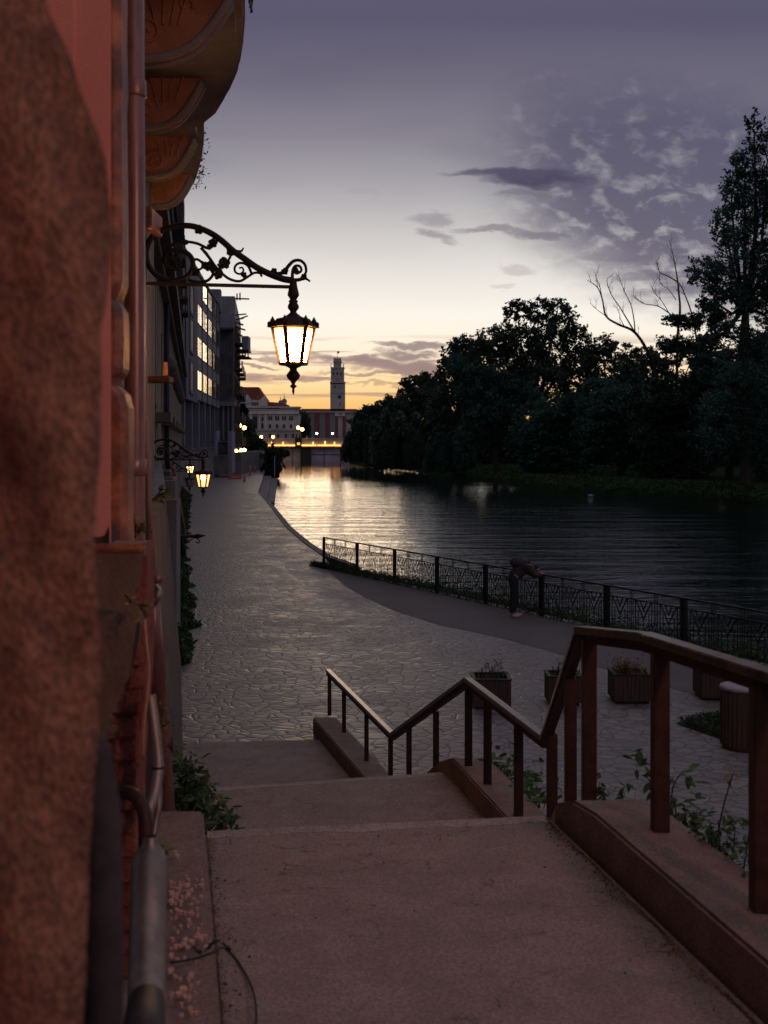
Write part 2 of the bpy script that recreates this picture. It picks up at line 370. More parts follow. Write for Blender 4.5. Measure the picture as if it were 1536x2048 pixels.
# window glass
m, t, p = newmat('window_glass'); p.inputs['Base Color'].default_value = (.02, .022, .026, 1); p.inputs['Roughness'].default_value = .06
p.inputs['Specular IOR Level'].default_value = .9; M['glass'] = m
m, t, p = newmat('reflective_glass'); p.inputs['Base Color'].default_value = (.38, .36, .34, 1); p.inputs['Metallic'].default_value = .9; p.inputs['Roughness'].default_value = .12; M['mirrorglass'] = m
m, t, p = newmat('dim_reflective_glass'); p.inputs['Base Color'].default_value = (.2, .19, .19, 1); p.inputs['Metallic'].default_value = .9; p.inputs['Roughness'].default_value = .2; M['dimglass'] = m
m, t, p = newmat('dark_opening'); p.inputs['Base Color'].default_value = (.018, .018, .022, 1); p.inputs['Roughness'].default_value = .5; M['open'] = m
# stamped paving
m, t, p = newmat('stamped_paving'); co = coords(t)
nz = t.nodes.new('ShaderNodeTexNoise'); nz.inputs['Scale'].default_value = 1.6; nz.inputs['Detail'].default_value = 3; t.links.new(co, nz.inputs['Vector'])
vm = t.nodes.new('ShaderNodeVectorMath'); vm.operation = 'MULTIPLY_ADD'; t.links.new(nz.outputs['Color'], vm.inputs[0]); vm.inputs[1].default_value = (.22, .22, 0); t.links.new(co, vm.inputs[2])
vo = t.nodes.new('ShaderNodeTexVoronoi'); vo.feature = 'DISTANCE_TO_EDGE'; vo.inputs['Scale'].default_value = 4.2; vo.inputs['Randomness'].default_value = .92; t.links.new(vm.outputs[0], vo.inputs['Vector'])
vc = t.nodes.new('ShaderNodeTexVoronoi'); vc.inputs['Scale'].default_value = 4.2; vc.inputs['Randomness'].default_value = .92; t.links.new(vm.outputs[0], vc.inputs['Vector'])
edge = N(t, vo.outputs['Distance']); gap = edge.step(.008, .06)
spc = t.nodes.new('ShaderNodeSeparateXYZ'); t.links.new(vc.outputs['Color'], spc.inputs[0]); cell = N(t, spc.outputs[0])
n1 = noise(t, co, .5, 5, .65, .4); n2 = noise(t, co, 9, 4, .6); n3 = noise(t, co, .13, 3, .5)
col = mixc(t, (n1 * .7 + cell * .3).step(.25, .75), (.115, .105, .103, 1), (.235, .21, .198, 1))
col = mixc(t, n3.step(.5, .65) * .35, col, (.17, .12, .10, 1))
hsv = t.nodes.new('ShaderNodeHueSaturation'); t.links.new(col, hsv.inputs['Color']); t.links.new((n2 * .8 + .6).s, hsv.inputs['Value'])
col = mixc(t, gap * (n3 * -.5 + 1.02) + (n3 * .5 + noise(t, co, 2.2, 3) * .35 - .12), (.03, .028, .03, 1), hsv.outputs[0])
t.links.new(col, p.inputs['Base Color']); t.links.new((n1 * .45 + cell * .12 + .22).s, p.inputs['Roughness']); p.inputs['Specular IOR Level'].default_value = .5
bump(t, p, gap * .6 + n2 * .35 + edge.step(0, .2) * .3, .75, .018); M['paving'] = m
# water
m, t, p = newmat('river_water'); co = coords(t, (1, 1, 1))
p.inputs['Base Color'].default_value = (.006, .012, .013, 1); p.inputs['Roughness'].default_value = .03; p.inputs['IOR'].default_value = 1.33
w1 = noise(t, coords(t, (.16, .6, 1)), 1.0, 5, .6, .6); w2 = noise(t, coords(t, (.6, 1.5, 1)), 4.0, 2, .55); w3 = noise(t, coords(t, (.06, .16, 1)), 1, 2, .5, .8)
sxyz = t.nodes.new('ShaderNodeSeparateXYZ'); t.links.new(co, sxyz.inputs[0]); calm = N(t, sxyz.outputs[1]).step(180, 60) * .88 + .12
bump(t, p, (w1 * (w3 * .9 + .42) + w2 * .08) * calm, 1.0, .20); M['water'] = m

# ================================================================== SETTING
def structure(mb, name, mat, **k): return tag(mb.build(name, mat, **k), kind='structure')
def sheet(pts, z): mb = MB(); mb.add([(x, y, z) for x, y in pts], [tuple(range(len(pts)))]); return mb
structure(sheet([(-2500, -400), (2500, -400), (2500, 5000), (-2500, 5000)], -2.6), 'ground', M['bank'])
structure(sheet([(-60, -60), (400, -60), (400, 420), (-60, 420)], -.8), 'river_water', M['water'])
# promenade slab (near bank), right edge = quay line
quay = [G(530, 940), G(517, 984), G(541, 1012), G(575, 1056), G(610, 1086), G(648, 1112), G(700, 1130)]
FL0, FL1 = Vector((-2.0, 39.0, 0)), Vector((7.15, 21.9, 0))            # river railing line
fdir = (FL1 - FL0).normalized(); fn = Vector((-fdir.y, fdir.x, 0))     # fn points to the river side
fn = fn if fn.x > 0 else -fn
farq = FL0 + fdir * 32
prom = [(-300, -30), (40, -30), (farq.x + 12, farq.y - 5)] + [(farq.x + .2, farq.y)]
prom += [(FL0.x + .25, FL0.y)] + [(q.x, q.y) for q in reversed(quay[:6])] + [(G(530, 936).x, 215), (-300, 215)]
mb = MB(); mb.prism(prom, -2.5, 0); structure(mb, 'promenade', M['paving'])
# smoother asphalt path between the stamped paving and the railing
edge_px = [(622, 1116), (650, 1136), (690, 1172), (730, 1195), (790, 1222), (880, 1250), (1000, 1275), (1110, 1305), (1240, 1348), (1400, 1392), (1536, 1425)]
ep = [G(x, y) for x, y in edge_px]
pp = [(p_.x, p_.y) for p_ in ep] + [(12, 12), (farq.x, farq.y)] + [((FL0 - fdir * .3).x, (FL0 - fdir * .3).y)]
structure(sheet(pp, .006), 'asphalt_path', M['asphalt'])
# grassy river bank below the railing
mb = MB(); prof = [(.1, -.08), (.7, -.16), (1.9, -.55), (3.2, -1.0), (5.5, -2.5)]
rows = []
for i in range(41):
    b_ = FL0 + fdir * (i * .85 + .3); wd_ = min(1, .25 + i * .04)
    rows.append([(b_.x + fn.x * a * wd_, b_.y + fn.y * a * wd_, z + rnd.uniform(-.05, .05)) for a, z in prof])
mb.add([p_ for r_ in rows for p_ in r_], [(i * 5 + k, i * 5 + k + 1, i * 5 + k + 6, i * 5 + k + 5) for i in range(40) for k in range(4)], True)
structure(mb, 'river_bank', M['bank'])
# far bank
fb_px = [(560, 912, 1), (690, 926, 1), (760, 931, 1), (850, 945, 1), (930, 955, 1), (1000, 968, 1), (1120, 980, 1), (1240, 990, 1), (1400, 1000, 1), (1536, 1012, 1), (2000, 1060, 1)]
fbp = [G(x, y, -.8) for x, y, _ in fb_px]
fbp[0] = Vector((-9.4, 291, -.8)); fbp[1] = Vector((-8.8, 262, -.8)); fbp[2] = Vector((-3.5, 232, -.8))
rows = []
for k, (off, z) in enumerate([(0, -1.6), (1.5, -.6), (5, .1), (16, .7), (60, 1.2), (900, 3.0)]):
    rows.append([(q.x + off * .75 + (0 if k < 2 else rnd.uniform(-.4, .4)), q.y + off * .66, z) for q in fbp])
mb = MB(); n_ = len(fbp)
mb.add([p_ for r_ in rows for p_ in r_], [(i * n_ + k, i * n_ + k + 1, (i + 1) * n_ + k + 1, (i + 1) * n_ + k) for i in range(5) for k in range(n_ - 1)], True)
structure(mb, 'far_bank', M['bank'])
# distant hills
mb = MB(); hp = []
for i in range(60):
    x = -1500 + i * 60; hp.append((x, 28 + 16 * math.sin(i * .7) + 10 * math.sin(i * 1.9 + 1)))
vs = [(x, 2400, 0) for x, z in hp] + [(x, 2700, z) for x, z in hp]
mb.add(vs, [(i, i + 1, 60 + i + 1, 60 + i) for i in range(59)], True); structure(mb, 'hills', M['darkfac'])
# town ground behind the bridge and street level terrace on the left
mb = MB(); mb.prism([(-700, 312), (300, 312), (300, 1200), (-700, 1200)], -2.5, 3.2); structure(mb, 'town_ground', M['asphalt'])
wl = [(-2.35, 13.6), (-2.75, 16), (-4.2, 23.6), (-6.75, 36.8), (-8.4, 45), (-12.6, 71), (-17.2, 100), (-20.3, 148), (-24, 200)]
mb = MB(); mb.prism([(-200, 14)] + [(x - .8, y) for x, y in wl] + [(-200, 200)], .1, 3.3); structure(mb, 'street', M['asphalt'])

# ================================================================== STAIRS
def hz(py, d): return H + (HY - py) / FP * d
zs1, zs2, zs3 = H - 1.95, H - 3.10, .06
def xin1(d): return .837 + .188 * (6.11 - d)      # inner face of the right parapet, upper landing
def xl1(d): return -.894 + .178 * (5.87 - d)
def xin2(d): return .573 - .189 * (d - 11.0)
def xin3(d): return -.888 + .262 * (16.3 - d)
stair = empty('concrete_staircase', (0, 6, 0), 'long concrete staircase with three landings going down to the promenade', 'staircase')
def slab(name, pts, z1, z0=-.02, bev=.012):
    mb = MB(); mb.prism(pts, z0, z1); return mb.build(name, M['concrete'], stair, bevel=bev)
slab('upper_landing', [(xl1(-3), -3), (xin1(-3) + .1, -3), (xin1(6.11) + .02, 6.11), (xl1(5.87), 5.87)], zs1)
def flight(d0, d1, z0, z1, xa, xb, n):
    mb = MB()
    for i in range(n):
        ya = d0 + (d1 - d0) * i / n; yb = d0 + (d1 - d0) * (i + 1) / n + (0 if i < n - 1 else -.004)
        z = z0 + (z1 - z0) * (i + 1) / (n + 1)
        mb.hexa([(xa(ya), ya - .1, 0), (xb(ya), ya + .12, 0), (xb(yb), yb + .12, 0), (xa(yb), yb - .1, 0), (xa(ya), ya - .1, z), (xb(ya), ya + .12, z), (xb(yb), yb + .12, z), (xa(yb), yb - .1, z)])
    return mb.build('flight_of_steps', M['concrete'], stair)
M['worn'] = surf('worn_nosing', (.23, .195, .185), (.31, .265, .25), 9, .8, bs=.6, bd=.006, c3=(.19, .155, .145), fine=70, grain=2.4)
def nosing(x0, y0, x1, y1, z, w=.10):
    n = 40; mb = MB(); vs = []
    for i in range(n + 1):
        t = i / n; a = Vector((x0 + (x1 - x0) * t, y0 + (y1 - y0) * t, 0)); ww = w + rnd.uniform(-.012, .012) + .015 * math.sin(t * 17); ed = rnd.uniform(-.003, .001)
        vs += [(a.x + .02, a.y - ww, z - .02), (a.x, a.y + .004 + ed, z - .02), (a.x, a.y + .002 + ed, z + .0015), (a.x + .02, a.y - ww, z + .0015)]
    fs = [(i * 4 + k, i * 4 + (k + 1) % 4, (i + 1) * 4 + (k + 1) % 4, (i + 1) * 4 + k) for i in range(n) for k in range(4)] + [(0, 1, 2, 3), (n * 4 + 3, n * 4 + 2, n * 4 + 1, n * 4)]
    mb.add(vs, fs); mb.build('nosing', M['worn'], stair)
nosing(xl1(5.87) + .01, 5.87, xin1(6.11) - .005, 6.11, zs1)
nosing(-1.74, 10.45, xin2(11.0) - .01, 11.0, zs2)
def xr12(d): return xin1(6.1) + (xin2(8.3) - xin1(6.1)) * (d - 6.1) / 2.2
flight(6.0, 8.3, zs1, zs2, lambda d: -1.0 - (d - 6) * .17, xr12, 6)
slab('middle_landing', [(-1.4, 8.1), (xin2(8.1), 8.35), (xin2(11.0), 11.0), (-1.75, 10.45)], zs2)
flight(10.6, 13.0, zs2, zs3, lambda d: -1.75 - (d - 10.6) * .2, lambda d: xin2(d), 6)
slab('lower_landing', [(-2.3, 12.6), (xin3(12.9), 12.9), (xin3(16.3), 16.3), (-2.75, 16.1)], zs3)
def parapet(name, stations, w, top_dx=.0, z0=0.0):
    """stations: (d, x_inner, z_top); solid kerb wall running along the stair side"""
    mb = MB(); vs = []
    for d, x, z in stations:
        vs += [(x, d, z0), (x + w, d + .05, z0), (x + w, d + .05, z - .01), (x + top_dx, d, z)]
    n = len(stations); fs = [(0, 1, 2, 3), tuple((n - 1) * 4 + k for k in (3, 2, 1, 0))]
    for i in range(n - 1):
        for k in range(4): fs.append((i * 4 + k, i * 4 + (k + 1) % 4, (i + 1) * 4 + (k + 1) % 4, (i + 1) * 4 + k))
    mb.add(vs, fs); return mb.build(name, M['parapet'], stair, bevel=.015)
p1z = H - 1.76
parapet('parapet', [(-3, xin1(-3), p1z), (5.55, xin1(5.55), p1z), (5.85, xin1(5.85), p1z - .03), (6.1, xin1(6.1) - .0, p1z - .12), (6.55, xr12(6.55), zs1 - .12), (8.4, xin2(8.4) - .02, H - 3.05), (8.41, xin2(8.41), H - 3.06)], .42, .05)
parapet('parapet', [(8.42, xin2(8.42), H - 2.9), (10.75, xin2(10.75), H - 2.9), (11.1, xin2(11.1) - .05, H - 3.03), (12.95, xin3(12.95) + .0, .12)], .34)
parapet('parapet', [(12.96, xin3(12.96), H - 3.95), (16.8, xin3(16.8), H - 3.95)], .34)
mb = MB()   # kerb on the building side, with a fallen plaster strip on it
mb.hexa([(-1.35, -3, 0), (xl1(-3) + .004, -3, 0), (-.892, 5.85, 0), (-1.2, 5.85, 0), (-1.35, -3, H - 1.82), (xl1(-3) - .004, -3, H - 1.82), (-.899, 5.85, H - 1.84), (-1.2, 5.85, H - 1.84)])
mb.build('kerb', M['parapet'], stair, bevel=.012)

# handrail
hr = empty('handrail', (.9, 6, 0), 'rusty square post handrail zigzagging down the concrete staircase', 'handrail')
def xr(px, d): return (px - CX) / FP * d
rp = [(1620, 1378, 3.6), (1536, 1350, 4.4), (1290, 1273, 5.49), (1163, 1260, 6.32), (1091, 1478, 8.47), (935, 1359, 10.6), (785, 1469, 13.2), (656, 1341, 17.15)]
rp = [W(*q) for q in rp]
rp[0] = rp[1] + (rp[1] - rp[2]) * 2.2
def railbar(a, b, w=.085, h=.035):
    a = Vector(a); b = Vector(b); mb = MB(); mb.bar(a, b, w, h); return mb
for i in range(len(rp) - 1):
    t_ = (rp[i + 1] - rp[i]).normalized() * .012
    railbar(rp[i] - t_, rp[i + 1] + t_, .085 if i < 4 else .07, .04).build('rail', M['rail'], hr, bevel=.005)
    lo = Vector((0, 0, -.043)); railbar(rp[i] + lo, rp[i + 1] + lo, .05, .045).build('rail_flange', M['rust'], hr)
posts = [(1700, 3.45, p1z, .072), (1522, 4.42, p1z, .074), (1320, 5.33, p1z, .074), (1178, 6.22, p1z - .14, .072), (1141, 6.95, zs1 - .42, .066), (1104, 8.15, H - 3.0, .07),
         (1037, 9.09, H - 2.9, .068), (975, 9.96, H - 2.9, .066), (937, 10.52, H - 2.9, .066), (872, 11.7, H - 3.28, .06), (818, 12.5, H - 3.7, .058),
         (781, 13.25, H - 3.95, .056), (733, 14.55, H - 3.95, .055), (688, 15.97, H - 3.95, .055), (659, 17.0, H - 3.95, .055)]
def rail_z(d):
    for a, b in zip(rp, rp[1:]):
        if min(a.y, b.y) <= d <= max(a.y, b.y): return a.z + (b.z - a.z) * (d - a.y) / (b.y - a.y)
    return rp[0].z
for px, d, zb, w in posts:
    x = xr(px, d) if d > 3.5 else 1.66
    mb = MB(); zt = rail_z(d) - .05
    mb.hexa([(x - w / 2, d - w / 2, zb - .02), (x + w / 2, d - w / 2, zb - .02), (x + w / 2, d + w / 2, zb - .02), (x - w / 2, d + w / 2, zb - .02), (x - w / 2, d - w / 2, zt), (x + w / 2, d - w / 2, zt), (x + w / 2, d + w / 2, zt), (x - w / 2, d + w / 2, zt)])
    mb.build('post', M['rust'], hr, bevel=.004)

# ================================================================== RIVER RAILING
fence = empty('riverside_railing', tuple(FL0), 'dark iron riverside railing with repeated V shaped motifs along the asphalt path', 'railing')
def fpt(s, z, o=0): p_ = FL0 + fdir * s + fn * o; return Vector((p_.x, p_.y, z))
nb = 13; bayL = 2.45
for b_ in range(nb + 1):
    mb = MB(); s = b_ * bayL; a = fpt(s, -.15); w = .11 if b_ else .07
    c = fpt(s, 0); dxv = fdir * w / 2; nv = fn * .035
    pts = [c - dxv - nv, c + dxv - nv, c + dxv + nv, c - dxv + nv]
    mb.hexa([Vector((p_.x, p_.y, -.2)) for p_ in pts] + [Vector((p_.x, p_.y, 1.0)) for p_ in pts]); mb.build('post', M['iron'], fence)
for b_ in range(nb):
    s0 = b_ * bayL + .06; s1 = (b_ + 1) * bayL - .06; L = s1 - s0; mb = MB(); th = .018
    mb.bar(fpt(s0 - .06, 1.0), fpt(s1 + .06, 1.0), .05, .035)
    for z in (.80, .12): mb.bar(fpt(s0, z), fpt(s1, z), .03, .022)
    for k in range(3):
        c = s0 + L * (k + .5) / 3; hw = L / 6 * .62
        mb.bar(fpt(c - hw, .79), fpt(c, .42), .022, .02); mb.bar(fpt(c + hw, .79), fpt(c, .42), .022, .02)
        mb.bar(fpt(c - hw * .42, .79), fpt(c, .60), .02, .018); mb.bar(fpt(c + hw * .42, .79), fpt(c, .60), .02, .018)
        mb.bar(fpt(c, .42), fpt(c, .12), th, th)
        for e_ in (-hw * .7, hw * .7): mb.bar(fpt(c + e_, .56), fpt(c + e_, .12), th, th)
        for e_ in (-hw - .02, hw + .02): mb.bar(fpt(c + e_, .8), fpt(c + e_, .12), th, th)
    for k in (1, 2):
        c = s0 + L * k / 3
        for e_ in (-.05, 0, .05): mb.bar(fpt(c + e_, .99), fpt(c + e_, .12), .014, .014)
    for c in (s0 + .05, s1 - .05): mb.bar(fpt(c, .99), fpt(c, .12), .014, .014)
    mb.build('panel', M['iron'], fence)

# ================================================================== WALL LANTERNS
S = .004426 / 3.84
def cpt(x, y): return Vector(((x - 45) * S, 0, (578 - y) * S))
def spline(pts, k=6):
    pts = [Vector(p_) for p_ in pts]; o = []
    for i in range(len(pts) - 1):
        p0 = pts[max(i - 1, 0)]; p1 = pts[i]; p2 = pts[i + 1]; p3 = pts[min(i + 2, len(pts) - 1)]
        for j in range(k):
            t = j / k; o.append(.5 * ((2 * p1) + (-p0 + p2) * t + (2 * p0 - 5 * p1 + 4 * p2 - p3) * t * t + (-p0 + 3 * p1 - 3 * p2 + p3) * t ** 3))
    o.append(pts[-1]); return o
def curl(mb, pts, r0, r1=None):
    sp_ = spline([cpt(*q) for q in pts]); r1 = r1 or r0; n = len(sp_)
    mb.tube(sp_, [1.3 * (r0 + (r1 - r0) * i / (n - 1)) for i in range(n)], 8)
def leafblob(mb, x, y, r, ang=0):
    c = cpt(x, y); r *= 1.2
    for k in range(5):
        a = ang + k * 1.256; mb.ball(c + Vector((math.cos(a) * r * .6, (k % 2 - .5) * r * .3, math.sin(a) * r * .6)), r * .55, r * .35, r * .55, 6)
    mb.ball(c, r * .7, r * .5, r * .7, 6)
def make_lantern(loc, rz, glass, label, arm='iron', group='wrought iron wall lanterns'):
    root = empty('wall_lantern', loc, label, 'wall lantern', group); root.rotation_euler.z = rz
    mb = MB()
    curl(mb, [(1180, 515), (1100, 503), (1000, 468), (900, 420), (800, 352), (720, 298), (640, 228), (560, 172), (470, 132), (380, 112), (280, 122), (180, 150), (105, 200), (65, 270), (55, 350), (75, 430), (120, 490), (190, 530), (260, 538), (330, 522), (385, 480), (408, 420), (400, 362), (360, 320), (300, 303), (240, 312), (200, 350), (195, 400), (220, 440), (260, 450), (300, 430), (308, 390), (285, 362)], .024, .013)
    curl(mb, [(700, 300), (692, 350), (662, 388), (632, 402)], .010, .006)
    curl(mb, [(560, 262), (520, 280), (440, 247), (350, 236), (270, 250), (212, 300), (180, 370), (195, 420)], .011, .008)
    curl(mb, [(470, 278), (530, 350), (580, 420), (640, 482), (700, 520), (770, 530), (830, 495), (880, 464), (925, 465), (940, 492)], .011, .008)
    curl(mb, [(860, 468), (838, 418), (808, 394), (765, 390), (732, 418), (733, 458), (768, 475), (796, 452), (788, 424), (764, 430)], .010, .006)
    curl(mb, [(370, 528), (440, 545), (520, 532), (562, 480), (548, 430), (500, 400), (460, 380)], .012, .008)
    curl(mb, [(400, 382), (440, 370), (480, 400), (472, 440), (432, 448), (405, 425)], .010, .007)
    curl(mb, [(470, 280), (520, 330), (545, 390), (560, 430)], .009, .006); curl(mb, [(600, 400), (620, 440), (640, 480)], .009, .006)
    curl(mb, [(1060, 468), (1112, 450), (1150, 400), (1190, 362), (1240, 356), (1278, 388), (1288, 440), (1268, 488), (1300, 505), (1320, 520)], .014, .007)
    curl(mb, [(1180, 505), (1182, 440), (1202, 402), (1238, 402), (1250, 436), (1216, 460), (1190, 442)], .012, .007)
    curl(mb, [(745, 300), (780, 296), (798, 268)], .013, .004); curl(mb, [(1280, 490), (1230, 508), (1185, 512)], .012, .014)
    for x, y, r in ((455, 140, .034), (562, 240, .034), (535, 270, .022), (650, 395, .042), (640, 372, .025), (1035, 445, .024), (600, 485, .034), (520, 420, .036), (800, 480, .022), (270, 380, .05), (1120, 445, .026), (700, 300, .034), (1205, 440, .026), (1270, 485, .024), (560, 440, .03), (430, 470, .03), (350, 240, .022)):
        leafblob(mb, x, y, r, x)
    mb.tube([cpt(45, 200), cpt(45, 600)], .014, 6); mb.build('scrollwork', M['iron'], root, local=True)
    mb = MB(); mb.bar(cpt(30, 566), cpt(1160, 566), .026, .03); mb.build('arm', M['ironred'] if arm == 'red' else M['iron'], root, local=True)
    lx = (1187 - 45) * S
    def zz(y): return (578 - y) * S
    mb = MB(); prof = [(.024, 505), (.03, 520), (.036, 560), (.05, 612), (.053, 632), (.036, 655), (.03, 665), (.044, 678), (.036, 690), (.05, 712), (.05, 735), (.032, 752), (.028, 765), (.04, 776), (.05, 790)]
    mb.lathe([(r, zz(y)) for r, y in reversed(prof)], lx, 0, 10)
    mb.build('lamp_stem', M['ironred'], root, local=True)
    mb = MB(); hexr = R(30)
    rp_ = [(.235, 885), (.238, 878), (.205, 862), (.17, 838), (.15, 815), (.13, 812), (.10, 806), (.07, 795), (.045, 778)]
    mb.lathe([(r, zz(y)) for r, y in rp_], lx, 0, 6, False, 0)
    for k in range(6):
        a = k * math.pi / 3; x, y = lx + .188 * math.cos(a), .188 * math.sin(a)
        mb.lathe([(.022, zz(862)), (.026, zz(845)), (.02, zz(825)), (.012, zz(815)), (.004, zz(800))], x, y, 6)
        mb.ball((x + .03 * math.cos(a), y + .03 * math.sin(a), zz(862)), .02, .02, .03, 6)
    mb.build('lamp_roof', M['ironred'], root, local=True)
    rt, rb, zt, zb = .185, .116, zz(884), zz(1170); mb = MB(); ct = [Vector((lx + rt * math.cos(k * math.pi / 3), rt * math.sin(k * math.pi / 3), zt)) for k in range(6)]
    cb = [Vector((lx + rb * math.cos(k * math.pi / 3), rb * math.sin(k * math.pi / 3), zb)) for k in range(6)]
    for k in range(6):
        mb.bar(ct[k], cb[k], .036, .03); mb.bar(ct[k], ct[(k + 1) % 6], .026, .022); mb.bar(cb[k], cb[(k + 1) % 6], .028, .028)
    mb.lathe([(.005, zz(1412)), (.012, zz(1385)), (.010, zz(1365)), (.034, zz(1345)), (.014, zz(1330)), (.024, zz(1310)), (.052, zz(1285)), (.064, zz(1262)), (.05, zz(1240)), (.032, zz(1222)), (.034, zz(1205)), (.08, zz(1185)), (.122, zz(1176)), (.122, zz(1170))], lx, 0, 12)
    mb.build('lamp_frame', M['ironred'], root, local=True)
    for k in range(6):
        mb = MB(); a, b, c, d = ct[k], ct[(k + 1) % 6], cb[(k + 1) % 6], cb[k]; cen = (a + b + c + d) / 4; nrm = Vector((cen.x - lx, cen.y, 0)).normalized() * .002
        q = [cen + (p_ - cen) * .95 for p_ in (d, c, b, a)]
        mb.hexa([q[0] - nrm, q[1] - nrm, q[1] + nrm, q[0] + nrm, q[3] - nrm, q[2] - nrm, q[2] + nrm, q[3] + nrm])
        mb.build('pane', M[glass], root, local=True)
    return root
ml = W(290, 570, 10.4)
L1 = make_lantern(ml, R(10.5), 'lampglass', 'brightly lit hexagonal lantern on a big scrolled iron arm against the sky', 'red')
L2 = copy_tree(L1); L2.location = W(301, 921, 29.7); L2['label'] = 'small lit lantern hanging over the left edge of the promenade, lowest of the lit ones'
L3 = copy_tree(L1); L3.location = W(328, 919, 60); L3['label'] = 'tiny lit lantern just up and left of the lantern over the promenade edge'
L4 = copy_tree(L1); L4.location = W(322, 944, 55); L4['label'] = 'unlit dark lantern left of the lantern over the promenade edge'
for o_, g_ in ((L2, 'lampglass2'), (L4, 'offglass'), (L3, 'lampglass3')):
    for ch in children(o_):
        if ch.name.startswith('pane'):
            ch.data = ch.data.copy(); ch.data.materials[0] = M[g_]
bm_ = MB(); bm_.ball((0, 0, 0), .055, n=10); bo = bm_.build('light_bulb', M['bulb'], L2, local=True)
bo.location = ((1187 - 45) * S, -.13, (578 - 960) * S)
# street lamp standing just behind the viewer on the open side of the stairs; its light falls on the steps
sl = empty('street_lamp', (3.3, -.7, 0), 'street lamp with a warm pink globe behind the viewer beside the stairs', 'street lamp')
mb = MB(); mb.lathe([(.16, 0), (.16, .08), (.10, .16), (.09, .9), (.07, 1.0), (.055, 1.1), (.045, H + 1.5), (.07, H + 1.54), (.09, H + 1.6)], 3.3, -.7, 14); mb.build('pole', M['iron'], sl)
mb = MB(); mb.ball((3.3, -.7, H + 1.82), .20, n=16); mb.build('globe', M['nearglass'], sl)
mb = MB(); mb.lathe([(.10, H + 2.0), (.06, H + 2.06), (.015, H + 2.1), (.01, H + 2.18)], 3.3, -.7, 12); mb.build('cap', M['iron'], sl)

# bracket without lantern
sb = empty('sign_bracket', W(296, 1074, 26), 'black spear tipped iron wall bracket with a thin scroll below and nothing hanging from it', 'bracket')
mb = MB(); s_ = 26 / FP
def q_(x, y): return W(x, y, 26)
mb.tube([q_(292, 1074), q_(392, 1072)], .035, 8); mb.tube([q_(392, 1072), q_(398, 1072), q_(411, 1071)], [.045, .05, .005], 8); mb.build('spear_arm', M['iron'], sb)
mb = MB(); mb.tube(spline([q_(325, 1107), q_(322, 1112), q_(316, 1108), q_(318, 1098), q_(328, 1096), q_(332, 1106), q_(325, 1116), q_(313, 1112), q_(308, 1098), q_(315, 1082), q_(330, 1078), q_(345, 1085), q_(352, 1092), q_(370, 1088), q_(388, 1076), q_(398, 1080), q_(397, 1086), q_(391, 1084)]), .011, 6)
mb.build('scroll', M['iron'], sb)

# ================================================================== NEAR HOUSE
house = empty('pink_townhouse', (-1.2, 4, 0), 'weathered pink plaster townhouse right beside the viewer with curved balconies overhead', 'house')
def XF(d): return -.46 - .161 * d
def noisy_wall(name, mat, xa, xb, d0, z0, z1, edge_amp, seed, lean=lambda z: 0.0, nz=90, nx=8, depth=.6, edge_mat=None, bulge=.03):
    """rough plastered jamb whose free edge wanders; front face towards -y and side face going back"""
    rs = random.Random(seed); ph = [rs.uniform(0, 6) for _ in range(8)]; mb = MB(); cols = []
    for j in range(nz + 1):
        z = z0 + (z1 - z0) * j / nz
        e = lean(z) + edge_amp * (math.sin(z * 4 + ph[0]) * .5 + math.sin(z * 11 + ph[1]) * .3 + math.sin(z * 27 + ph[2]) * .25 + math.sin(z * 61 + ph[3]) * .15)
        row = []
        for i in range(nx + 1):
            t = i / nx; x = xa + (xb + e - xa) * t
            y = d0 + bulge * (math.sin(z * 7 + x * 23 + ph[4]) * .4 + math.sin(z * 19 + x * 41 + ph[5]) * .25 + rs.uniform(-.15, .15)) + .05 * max(0, t - .8) / .2 * (t)
            row.append((x, y, z))
        xe = xb + e; row.append(((xe) * (d0 + .13) / d0 - .012, d0 + .13, z)); row.append((xe * (d0 + depth) / d0 - .05, d0 + depth, z))
        cols.append(row)
    w = nx + 3; vs = [p_ for r_ in cols for p_ in r_]
    mb.add(vs, [(j * w + i, j * w + i + 1, (j + 1) * w + i + 1, (j + 1) * w + i) for j in range(nz) for i in range(w - 1)], True)
    return mb.build(name, mat, house)
d_n = 1.55
def xn(px, d=d_n): return (px - CX) / FP * d
sil = [(-60, 55), (0, 75), (60, 108), (170, 142), (255, 175), (300, 186), (400, 198), (470, 202), (560, 192), (650, 184), (800, 188), (900, 186), (1000, 182), (1200, 184), (1400, 182), (1500, 176), (1700, 160), (2100, 150)]
def lean_n(z):
    py = HY - (z - H) * FP / d_n
    for a, b in zip(sil, sil[1:]):
        if a[0] <= py <= b[0]:
            t = (py - a[0]) / (b[0] - a[0]); return xn(a[1] + (b[1] - a[1]) * t) - xn(186)
    return xn(55) - xn(186) if py < 0 else xn(150) - xn(186)
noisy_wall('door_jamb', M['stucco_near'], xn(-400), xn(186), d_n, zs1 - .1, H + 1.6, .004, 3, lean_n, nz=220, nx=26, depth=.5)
mb = MB()
mb.box(-12, -45, zs1, -.82, 1.5, H + 14)   # unseen house body behind the viewer's left shoulder, extended to block sky fill
mb.build('wall_mass', M['pink'], house)
# dark rounded rubber strip next to the jamb
mb = MB(); pts = []
for py, px in ((1450, 182), (1500, 186), (1560, 192), (1640, 200), (1800, 203), (2000, 205), (2200, 205)):
    pts.append(W(px, py, 1.75))
mb.tube(spline(pts, 5), [.001, .006, .012, .018, .022] + [.026 + .0055 * min(1, i / 8) for i in range(26)], 12)
mb.build('door_seal', M['black'], house)
